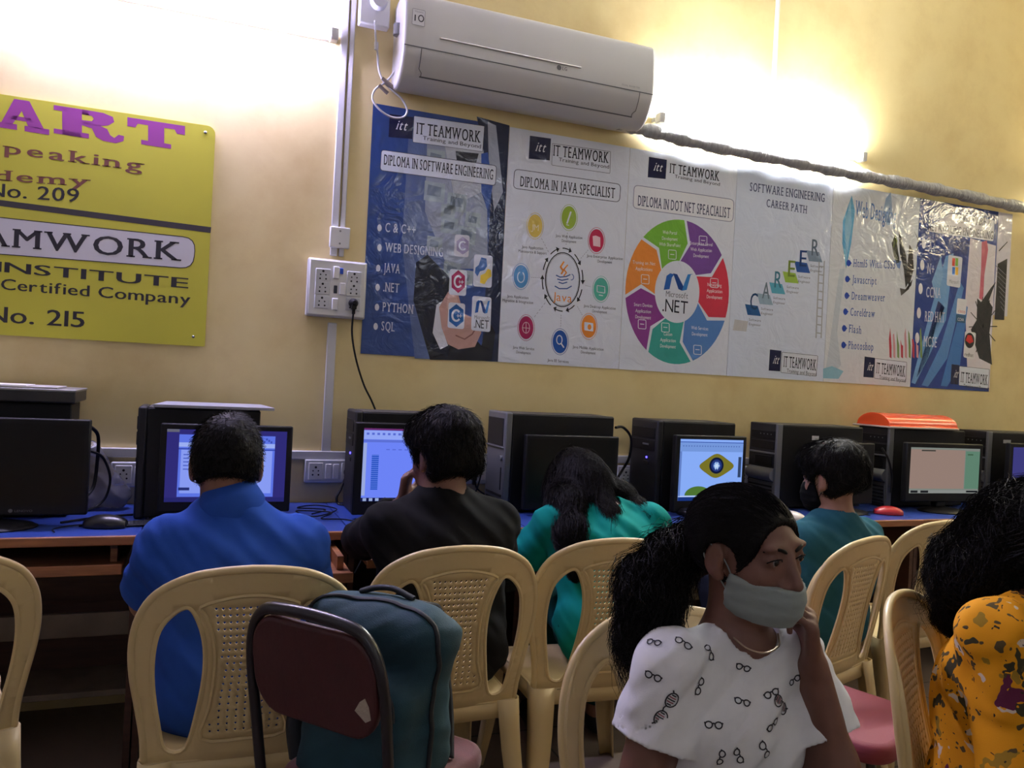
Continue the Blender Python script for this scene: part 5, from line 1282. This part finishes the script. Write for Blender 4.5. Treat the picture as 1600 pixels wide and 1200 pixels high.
def hair_cap(root, M, T, c, s, m, extra=(), cuts=(), thick=.012, rough=.0035, fr=90, h=.006, ear=True, name='hair', low=-.06, face_y=.055, ck=0.0):
    """close hair on the skull; cuts keep the face and ears free"""
    L = lst(M); E = lambda p, r, k=.02: ell(T(p), [q*s for q in r], L, k)
    pr = [E((0,-.012,.03-ck), (.073,.092,.083-ck)), E((0,-.035,-.01), (.067,.062,.07), .03)]+list(extra)
    lo = [1e9]*3; hi = [-1e9]*3
    for p in pr:
        q = [(p[1], max(p[3], p[4])), (p[2], max(p[3], p[4]))] if p[0] == 'cap' else [(p[1], max(p[2]))]
        for c_, r in q:
            for i in range(3): lo[i] = min(lo[i], c_[i]-r-.06); hi[i] = max(hi[i], c_[i]+r+.06)
    F_ = Field(lo, hi, h); F_.union(pr, thick).warp(lumps(rough, fr)).warp(lumps(rough*.5, fr*2.3, 1))
    F_.cut([E((0,.075,-.03), (.062,face_y-.005,.085)), E((0,.10,.024), (.064,.045,.052))], 0, .01)
    if ear: F_.cut([E((q*.082,.006,-.016), (.026,.032,.038)) for q in (1,-1)], 0, .008)
    for f in cuts: f(F_)
    return F_.build(name, m, root, relax=1)
Vv = Vector
SK1 = skin('brown_skin', (122,84,66)); SK2 = skin('deep_brown_skin', (112,76,62)); SK3 = skin('warm_brown_skin', (138,98,78))

# --- man in the blue shirt
J = dict(hip=(0,0,.505), chest=(.0,.05,.775), neck=(-.015,.085,.925), neckroot=(-.015,.065,.89), head=(-.03,.10,1.038), face=(.05,.97,-.18), sl=(-.162,.06,.825), sr=(.162,.06,.82), el=(-.205,.17,.665), er=(.205,.18,.66), wl=(-.14,.40,.685), wr=(.13,.41,.685),
         hl=dict(d=(.35,.9,-.05), n=(0,0,-1)), hr=dict(d=(-.35,.9,-.05), n=(0,0,-1)), kl=(-.11,.40,.51), kr=(.11,.40,.51), fl=(-.12,.36,.09), fr=(.12,.36,.09), collar=(-.015,.085,.955))
r1, b1, s1, M1, T1 = person('man in a plain blue shirt seen from behind, typing at the glowing blue screen', (.10, -1.22, 0), 0, J, SK1, cloth('royal_blue_shirt', (36,74,160)), cloth('dark_trousers', (28,30,38)), s=1.03, wrinkle=.004, sleeve=.8, bw=.92)
hr = hair_cap(r1, M1, T1, None, 1.03, M_HAIR, thick=.008, rough=.0012, fr=160, cuts=[lambda F_: F_.plane(T1((0,0,-.062)), -(M1 @ Vv((0,.25,1))))])
comb(r1, hr, 3200, .016, lambda p: p-T1((0,-.05,.12)), r=.0007, lift=.009, seg=2, jitter=.5)
F_ = Field((-.16, -.05, .88), (.14, .22, 1.02), .005); F_.union([cap((-.015,.07,.935), (-.022,.085,.968), .078, .064, .02)], .004).cut([cap((-.015,.07,.90), (-.024,.09,1.02), .066, .056)], 0, .003).plane((-.015,.14,.96), (0,1,.35)); F_.build('shirt_collar', cloth('royal_blue_shirt', (36,74,160)), r1)
b = MB()
for q in (-1, 1): b.tube(spline([T1((q*.068,.07,-.05)), T1((q*.083,.0,-.045)), T1((q*.086,-.022,-.008)), T1((q*.08,.0,.026)), T1((q*.076,.04,-.02))], 6), .0016, 5)
b.build('mask_loop', mat('mask_cord', (190,190,186), .7), r1, smooth=60)

# --- person in the black shirt, hand at the chin
J = dict(hip=(0,0,.505), chest=(.0,.04,.775), neck=(.0,.07,.925), neckroot=(0,.05,.89), head=(.0,.09,1.05), face=(-.42,.9,-.16), sl=(-.165,.06,.835), sr=(.165,.05,.84), el=(-.185,.31,.755), er=(.23,.15,.67), wl=(-.09,.195,.885), wr=(.14,.40,.70),
         hl=dict(d=(.12,-.02,1), n=(.75,-.4,.1), curls=(.7,1.1,.8), spread=.05), hr=dict(d=(-.3,.9,-.05)), kl=(-.11,.40,.51), kr=(.11,.40,.51), fl=(-.12,.36,.09), fr=(.12,.36,.09), collar=(0,.075,.955), ph=1)
r2, b2, s2, M2, T2 = person('person in a black shirt seen from behind, hand at the chin', (.685, -1.075, 0), R(0), J, SK2, cloth('black_shirt', (16,16,18)), cloth('black_trousers', (22,22,26)), s=1.02, sleeve=1.8, bw=.94)
E2 = lambda p, r, k=.03: ell(T2(p), [q*1.02 for q in r], lst(M2), k)
hr = hair_cap(r2, M2, T2, None, 1.02, M_HAIR, thick=.014, rough=.003, fr=60, extra=[E2((0,-.02,.055), (.08,.10,.075)), E2((0,-.06,-.02), (.068,.055,.075)), E2((0,.05,.075), (.065,.05,.035))], cuts=[lambda F_: F_.plane(T2((0,0,-.085)), -(M2 @ Vv((0,.3,1))))])

comb(r2, hr, 2600, .05, lambda p: (p-T2((.01,-.045,.13)))+Vv((0,0,-.06)), r=.0009, lift=.010, seg=5, jitter=.45)
# --- woman in teal, head bowed
J = dict(hip=(0,0,.505), chest=(.0,.10,.735), neck=(.0,.17,.855), neckroot=(0,.14,.83), head=(-.045,.275,.905), face=(-.1,.72,-.70), sl=(-.165,.13,.81), sr=(.165,.13,.81), el=(-.24,.26,.66), er=(.24,.27,.66), wl=(-.13,.43,.69), wr=(.12,.44,.69),
         hl=dict(d=(.3,.9,0)), hr=dict(d=(-.3,.9,0)), kl=(-.10,.41,.51), kr=(.10,.41,.51), fl=(-.11,.37,.09), fr=(.11,.37,.09), collar=(0,.16,.865), collar_r=.066, ph=2)
M_TEAL = cloth('teal_kurta', (4,128,122)); M_TEALD = cloth('dark_teal_cloth', (6,60,62))
r3, b3, s3, M3, T3 = person('woman in a teal top bowed over the table with dark hair falling down', (1.27, -1.03, 0), R(-6), J, SK3, M_TEAL, M_TEALD, s=.97, fem=True, sleeve=.75, hem=-.09)
E3 = lambda p, r, k=.03: ell(T3(p), [q*.97 for q in r], lst(M3), k)
ex = [E3((0,-.02,.05), (.082,.10,.08)), E3((0,-.075,.0), (.07,.06,.085)), E3((.0,-.02,.12), (.035,.05,.03), .04),
      cap(T3((-.065,.0,-.01)), (-.125,.14,.87), .05, .045, .05), cap((-.125,.14,.87), (-.145,.04,.80), .045, .036, .05), cap((-.145,.04,.80), (-.145,-.03,.70), .036, .014, .03),
      cap(T3((.07,-.02,.02)), (.10,.20,.90), .035, .03, .04), cap(T3((0,-.09,-.03)), (.0,.085,.855), .040, .022, .04), cap((.0,.085,.855), (-.015,.012,.77), .022, .009, .03),
      cap((.10,.20,.895), (.125,.13,.875), .016, .010, .02), cap((.125,.13,.875), (.135,.09,.845), .009, .006, .02)]
hr = hair_cap(r3, M3, T3, None, .97, M_HAIR2, thick=.008, rough=.002, fr=40, extra=ex, ear=False, face_y=.05)
comb(r3, hr, 6000, .17, lambda p: (p-T3((0,-.01,.14)))*.6+Vv((0,-.05,-.12)), r=.0011, lift=.016, seg=8, jitter=.36)
b = MB(); strands(b, [([T3((-.03,.0,.11)), T3((-.07,-.02,.06)), (-.13,.16,.90), (-.17,.06,.83), (-.175,-.02,.72)], .03, .04), ([T3((.0,-.05,.11)), T3((0,-.10,.02)), (.0,.08,.88), (-.01,.015,.80), (-.015,-.01,.74)], .03, .03), ([T3((.02,.0,.12)), T3((.085,-.02,.04)), (.12,.19,.90), (.15,.11,.86), (.16,.07,.82)], .02, .03),
      ([T3((-.02,.02,.12)), T3((-.09,.0,.03)), (-.15,.20,.88), (-.19,.10,.80)], .03, .03)], 420, 1.0, .0009, .004, 9, 3); b.build('loose_hair', M_HAIR2, r3)

# --- boy with the black mask
J = dict(hip=(0,0,.505), chest=(.045,.0,.715), neck=(.065,.0,.850), neckroot=(.06,-.015,.82), head=(.06,.02,.995), face=(-.22,.97,-.10), sl=(-.09,-.005,.775), sr=(.215,-.005,.77), el=(-.19,.14,.65), er=(.25,.15,.65), wl=(-.13,.37,.69), wr=(.12,.38,.69),
         hl=dict(d=(.3,.9,0)), hr=dict(d=(-.3,.9,0)), kl=(-.10,.39,.51), kr=(.10,.39,.51), fl=(-.11,.36,.09), fr=(.11,.36,.09), collar=(.065,.0,.875), collar_r=.058, ph=3)
r5, b5, s5, M5, T5 = person('boy in a slate teal shirt and black mask looking left at his screen', (2.045, -1.09, 0), R(8), J, SK3, cloth('slate_teal_shirt', (36,84,98)), cloth('navy_trousers', (24,28,40)), s=.97, sleeve=.7)
E5 = lambda p, r, k=.03: ell(T5(p), [q*.97 for q in r], lst(M5), k)
hr = hair_cap(r5, M5, T5, None, .97, M_HAIR, thick=.012, rough=.003, fr=60, extra=[E5((0,-.02,.06), (.08,.10,.072)), E5((0,.05,.07), (.066,.055,.04)), E5((0,-.07,-.01), (.062,.045,.06))], cuts=[lambda F_: F_.plane(T5((0,0,-.082)), -(M5 @ Vv((0,.45,1))))])
comb(r5, hr, 2600, .045, lambda p: (p-T5((.01,-.045,.13)))+Vv((0,0,-.05)), r=.0009, lift=.009, seg=5, jitter=.4)
def face_mask(root, M, T, s, m, top, back, slope=.0, thick=.006, low=-.14):
    L = lst(M); E = lambda p, r, k=.02: ell(T(p), [q*s for q in r], L, k); F_ = Field([T((0,.04,-.07))[i]-.13 for i in range(3)], [T((0,.04,-.07))[i]+.13 for i in range(3)], .0035)
    pr = [E((0,.022,-.03), (.06,.07,.083), .03), E((0,.03,-.075), (.048,.054,.04), .03), E((0,.066,-.095), (.022,.022,.022), .03), E((0,.088,-.06), (.020,.020,.03), .03)]
    F_.union(pr, thick+.003).warp(folds(.0008, 10, 10, 260)).cut(pr, -.001, .002)
    f, u = M @ Vv((0,1,0)), M @ Vv((0,0,1)); F_.plane(T((0,.1,top)), u-f*slope).plane(T((0,back,-.06)), -f+u*.25).plane(T((0,0,low)), -u)
    o = F_.build('face_mask', m, root)
    for q in (-1, 1):
        b = MB(); b.tube(spline([T((q*.052,back+.012,top-.02)), T((q*.074,.012,top+.028)), T((q*.087,-.018,.015)), T((q*.086,-.026,-.012)), T((q*.074,-.004,-.04)), T((q*.054,back+.012,-.085))], 6), .0013, 5); b.build('ear_loop', m, o, smooth=60)
    return o
face_mask(r5, M5, T5, .97, mat('black_mask', (9,9,10), .9, spec=.1), -.015, .02)

# --- girl in the white printed shirt, cheek on her hand
J = dict(hip=(.0,0,.495), chest=(.0,.02,.72), neck=(.0,.03,.872), neckroot=(.005,.02,.84), ck=.011, nr=.046, head=(.0,.045,1.024), face=(-.22,.97,-.10), roll=R(-3), sl=(-.105,.03,.828), sr=(.122,.02,.823), el=(-.165,.13,.57), er=(.196,.03,.575), wl=(-.095,.105,.838), wr=(.16,.21,.50),
         hl=dict(d=(.15,.02,1), n=(.75,-.55,.05), side=-1, curls=(.75,1.25,.95), spread=.05, thumb=(.7,.45,.45)), hr=dict(d=(-.4,.9,-.1), n=(0,0,-1)), kl=(-.09,.38,.50), kr=(.09,.38,.50), fl=(-.10,.35,.09), fr=(.10,.35,.09), collar=(-.005,.045,.895), collar_r=.055, ph=4)
GX, GY, GR = .87, -2.15, R(180)
M_TEE = cloth('white_printed_tee', (226,228,228), .12)
r4, b4, s4, M4, T4 = person('girl in a white tee printed with eyeglasses, mask below her nose, cheek on hand', (GX, GY, 0), GR, J, SK2, M_TEE, cloth('black_leggings', (20,20,24)), h=.0045, s=.93, fem=False, sleeve=.44, hem=-.08, shirt_off=.010, wrinkle=.0045, bw=.70, sk=.008, sr_=.060)
S4 = .93; E4 = lambda p, r, k=.03: ell(T4(p), [q*S4 for q in r], lst(M4), k)
hr = hair_cap(r4, M4, T4, None, S4, M_HAIR, thick=.006, rough=.0006, fr=120, h=.0045, ck=.011, extra=[E4((0,-.03,.030), (.074,.09,.068)), E4((.04,-.02,-.0), (.034,.05,.05)), E4((-.04,-.02,-.0), (.034,.05,.05))], cuts=[lambda F_: F_.plane(T4((0,0,-.055)), -(M4 @ Vv((0,.4,1))))])
# ponytail: frizzy mass behind the neck
P0 = T4((.012,-.105,-.010)); pg = [P0, P0+Vv((.045,-.015,-.03)), P0+Vv((.085,-.015,-.09)), P0+Vv((.10,.0,-.17)), P0+Vv((.085,.01,-.25))]
pr = [ell(P0, (.026,.026,.026), None, .03)]+[cap(pg[i], pg[i+1], (.024,.038,.046,.036)[i], (.038,.046,.036,.012)[i], .03) for i in range(4)]
F_ = Field([min(p[i] for p in pg)-.10 for i in range(3)], [max(p[i] for p in pg)+.10 for i in range(3)], .005); F_.union(pr).warp(lumps(.007, 45)).warp(lumps(.003, 110, 1)); hp_ = F_.build('ponytail', M_HAIR, r4, relax=1); comb(r4, hp_, 2600, .10, lambda p: Vv((.35,.05,-1)), r=.0009, lift=.022, seg=7, jitter=.55, name='ponytail_strands')
b = MB(); strands(b, [(pg, .03, .062)], 1900, 1.15, .0009, .010, 20, 5, n=14); b.build('ponytail_frizz', M_HAIR, r4)
b = MB(); b.tube([P0+Vv((.028*math.cos(a*PI/8), 0, .028*math.sin(a*PI/8))) for a in range(16)], .006, 6, closed=True); b.build('hair_tie', M_BLACK, r4, smooth=60)
comb(r4, hr, 2800, .09, lambda p: P0-p, r=.0007, lift=.0022, seg=6, jitter=.12)
# brows and lids
b = MB()
for q in (-1, 1):
    pp = spline([T4((q*.012,.089,.019)), T4((q*.024,.0885,.025)), T4((q*.038,.081,.026)), T4((q*.050,.070,.020))], 5); b.tube(pp, [.0022, .0026, .003, .003, .003, .003, .003, .003, .0028, .0026, .0024, .0022, .002, .0018, .0016, .001][:len(pp)], 6)
b.build('eyebrows', M_HAIR, r4, smooth=60)
b = MB()
for q in (-1, 1):
    b.tube(spline([T4((q*.018,.0865,.004)), T4((q*.025,.0905,.0095)), T4((q*.034,.091,.0105)), T4((q*.043,.0865,.0085)), T4((q*.049,.079,.003))], 5), .0011, 5)
b.build('eyelashes', M_HAIR, r4, smooth=60)
face_mask(r4, M4, T4, S4, cloth('grey_mask_cloth', (142,152,148), .1), -.040, .010, slope=-.10, thick=.006, low=-.112)
b = MB(); b.tube(spline([(.045,.075,.885), (.03,.095,.872), (0,.10,.865), (-.03,.095,.872), (-.045,.075,.885)], 6), .0016, 5); b.build('neck_chain', mat('chain_metal', (150,130,110), .3, .8), r4, smooth=60)

# print on the tee: little eyeglass drawings that lie on the cloth
def cloth_print(ob, spots, mat_ink, mat_fill):
    me = ob.data; bvh = BVHTree.FromPolygons([v.co for v in me.vertices], [tuple(p.vertices) for p in me.polygons])
    n0 = len(me.vertices); vs = []; fs = []; mi = []
    def on(p):
        c_, n_, i, d = bvh.find_nearest(p); return c_, n_
    def ribbon(pl, w, m_, closed=True):
        k = len(pl); base = len(vs)
        for i, p in enumerate(pl):
            a, b_ = pl[i-1 if (i or closed) else 0], pl[(i+1) % k if (i < k-1 or closed) else i]
            c_, n_ = on(p); t_ = (b_-a).normalized(); s_ = n_.cross(t_); vs.append(c_+n_*.0013+s_*w/2); vs.append(c_+n_*.0013-s_*w/2)
        for i in range(k if closed else k-1):
            j = (i+1) % k; fs.append((base+2*i, base+2*i+1, base+2*j+1, base+2*j)); mi.append(m_)
    for o, d, size, ang, fill in spots:
        hit = bvh.ray_cast(o, d)
        if hit[0] is None: continue
        c_, n_ = hit[0], hit[1]; u = n_.cross(Vv((0,0,1))); u = (u.normalized() if u.length > .05 else Vv((1,0,0)))*-1; v = n_.cross(u)*-1; v = v if v.z > 0 else -v
        U_ = u*math.cos(ang)+v*math.sin(ang); V_ = v*math.cos(ang)-u*math.sin(ang)
        for q in (-1, 1):
            pl = [c_+U_*(q*size*.55+size*.40*math.cos(a*PI/8))+V_*(size*.36*math.sin(a*PI/8)*(1.15 if math.sin(a*PI/8) < 0 else .8)) for a in range(16)]
            ribbon(pl, .0022, 1)
            if fill:
                for k in range(-2, 3): ribbon([c_+U_*(q*size*.55+k*size*.13)+V_*size*.24*j*math.cos(k*.5) for j in (-1, 0, 1)], size*.07, 2 if k % 2 else 1, False)
        ribbon([c_+U_*(-size*.17)+V_*size*.08, c_+V_*size*.14, c_+U_*size*.17+V_*size*.08], .0022, 1, False)
        for q in (-1, 1): ribbon([c_+U_*q*size*.93+V_*size*.1, c_+U_*q*size*1.05+V_*size*.2], .0026, 1, False)
    old_v = [v.co.copy() for v in me.vertices]; old_f = [tuple(p.vertices) for p in me.polygons]
    m2 = bpy.data.meshes.new('shirt'); m2.from_pydata(old_v+vs, [], old_f+[tuple(i+n0 for i in f) for f in fs]); m2.materials.append(me.materials[0]); m2.materials.append(mat_ink); m2.materials.append(mat_fill)
    m2.polygons.foreach_set('material_index', np.array([0]*len(old_f)+mi, dtype=np.int32)); m2.update(); m2.shade_smooth(); ob.data = m2
RW = Matrix.Rotation(-GR, 3, 'Z')
def pix_spot(px, py, size, ang=0, fill=0): return (RW @ (CAM-Vv((GX, GY, 0))), RW @ ray(px, py), size, R(ang), fill)
spots = [pix_spot(*a) for a in ((1085, 968, .017, 60), (1022, 1003, .013, 8), (1068, 1004, .015, -40), (1109, 1018, .015, -75), (1161, 1042, .013, -18), (1021, 1056, .014, -12), (1092, 1072, .014, 65), (1160, 1096, .013, -14), (1040, 1107, .030, 62, 1), (1115, 1132, .014, 0),
         (1205, 1083, .014, 20), (1222, 1100, .026, -42, 1), (1207, 1132, .014, 30), (1154, 1180, .014, -60), (1196, 1172, .016, -60), (1240, 1062, .012, 30), (1126, 1184, .013, 80))]
rnd = random.Random(4)
for k in range(26):
    a = rnd.uniform(0, 2*PI); z = rnd.uniform(.5, .82); spots.append((Vv((math.cos(a)*.6, math.sin(a)*.6, z)), Vv((-math.cos(a), -math.sin(a), 0)), .014, rnd.uniform(-1.2, 1.2), 0) if a > PI else (Vv((0, 3, z)), Vv((0, 1, 0)), .014, 0, 0))
cloth_print(s4, spots, mat('print_ink', (44,44,48), .8), mat('print_red', (150,90,96), .8))

# --- person in the yellow flowered dress at the right edge
def floral():
    M = cloth('yellow_floral_cloth', (206,136,24)); t = M.node_tree; b = t.nodes['Principled BSDF']; L = t.links
    tc = nd(t, 'ShaderNodeTexCoord'); base = None
    prev = nd(t, 'ShaderNodeRGB'); prev.outputs[0].default_value = (*lin((214,146,26)), 1); prev = prev.outputs[0]
    wn = nd(t, 'ShaderNodeTexNoise'); wn.inputs['Scale'].default_value = 24; L.new(tc.outputs['Object'], wn.inputs['Vector'])
    mixv = nd(t, 'ShaderNodeMix', data_type='VECTOR'); mixv.inputs['Factor'].default_value = .10; L.new(tc.outputs['Object'], mixv.inputs[4]); L.new(wn.outputs['Color'], mixv.inputs[5])
    for sc, thr, rgb, keep in ((12, .17, (150,118,40), .6), (15, .17, (62,58,40), .7), (28, .17, (84,70,44), .75), (19, .15, (206,190,170), .5), (9, .15, (96,40,66), .3), (50, .11, (56,50,38), .7)):
        v = nd(t, 'ShaderNodeTexVoronoi'); v.inputs['Scale'].default_value = sc; L.new(mixv.outputs[1], v.inputs['Vector'])
        lt = nd(t, 'ShaderNodeMath', operation='LESS_THAN'); L.new(v.outputs['Distance'], lt.inputs[0]); lt.inputs[1].default_value = thr*1.6
        sp_ = nd(t, 'ShaderNodeSeparateColor'); L.new(v.outputs['Color'], sp_.inputs[0]); l2 = nd(t, 'ShaderNodeMath', operation='LESS_THAN'); L.new(sp_.outputs[0], l2.inputs[0]); l2.inputs[1].default_value = keep
        mu = nd(t, 'ShaderNodeMath', operation='MULTIPLY'); L.new(lt.outputs[0], mu.inputs[0]); L.new(l2.outputs[0], mu.inputs[1])
        mx = nd(t, 'ShaderNodeMix', data_type='RGBA'); L.new(mu.outputs[0], mx.inputs['Factor']); L.new(prev, mx.inputs[6]); mx.inputs[7].default_value = (*lin(rgb), 1); prev = mx.outputs[2]
    L.new(prev, b.inputs['Base Color']); return M
M_FLO = floral()
J = dict(hip=(0,0,.50), chest=(.0,.0,.70), neck=(.0,.02,.855), neckroot=(0,.01,.83), head=(-.085,.05,.995), face=(-.45,.88,-.15), sl=(-.145,.01,.80), sr=(.15,.0,.83), el=(-.20,.10,.60), er=(.215,.05,.60), wl=(-.10,.30,.60), wr=(.10,.30,.60),
         hl=dict(d=(.4,.9,-.05)), hr=dict(d=(-.4,.9,-.05)), kl=(-.10,.40,.51), kr=(.10,.40,.51), fl=(-.11,.36,.09), fr=(.11,.36,.09), ph=5)
r6, b6, s6, M6, T6 = person('person in a yellow flowered dress with long dark curly hair at the right edge', (1.575, -2.155, 0), R(-152), J, SK2, M_FLO, mat('floral_trousers_plain', (190,126,30), .8), s=.97, fem=True, sleeve=1.25, hem=-.09, wrinkle=.005, shirt_off=.016)
skp = [cap((-.09,.0,.505), (-.10,.40,.52), .10, .085, .06), cap((.09,.0,.505), (.10,.40,.52), .10, .085, .06), cap((-.10,.40,.50), (-.12,.40,.22), .085, .10, .05), cap((.10,.40,.50), (.12,.40,.22), .085, .10, .05), cap((0,.40,.48), (0,.40,.22), .08, .10, .06)]
F_ = Field((-.30,-.16,.2), (.30,.56,.70), .008); F_.union(skp, .008).warp(folds(.006, 34, 20, 18)).plane((0,0,.23), (0,0,-1)); F_.build('skirt', M_FLO, r6)
E6 = lambda p, r, k=.03: ell(T6(p), [q*.97 for q in r], lst(M6), k)
ex = [E6((0,-.03,.05), (.085,.10,.085)), cap(T6((0,-.08,0)), (-.08,-.09,.92), .075, .07, .06), cap((-.08,-.09,.92), (-.09,-.12,.82), .07, .04, .06), cap((-.03,-.05,.96), (.0,-.09,.91), .05, .04, .05), cap((-.13,-.02,.96), (-.15,-.04,.84), .05, .045, .05)]
hr6 = hair_cap(r6, M6, T6, None, .97, M_HAIR, thick=.006, rough=.007, fr=40, extra=ex, ear=False)
comb(r6, hr6, 6500, .11, lambda p: Vv((.02,-.1,-.7))+(p-T6((0,-.02,.12)))*.8, r=.0011, lift=.016, seg=8, jitter=.75, name='curly_strands')
b = MB(); strands(b, [([T6((q*.04,-.03,.10)), T6((q*.09,-.06,.04)), (q*.07-.085,-.08,.95), (q*.065-.085,-.11,.91), (q*.05-.085,-.13,.84)], .04, .045) for q in (-1, .2, 1)]+[([T6((0,-.06,.10)), T6((0,-.13,.02)), (-.08,-.13,.90), (-.08,-.14,.82)], .05, .07)], 2600, 1.15, .0009, .012, 26, 8, n=16); b.build('curly_hair', M_HAIR, r6)
b = MB(); b.tube(spline([T6((.088,.03,.055)), T6((.105,-.02,.06)), T6((.10,-.06,.02)), T6((.085,-.09,-.04))], 6), .006, 6); b.build('hair_band', mat('grey_band', (120,120,122), .6), r6, smooth=60)
# the big plum flower on the sleeve
bpy.context.view_layer.update()
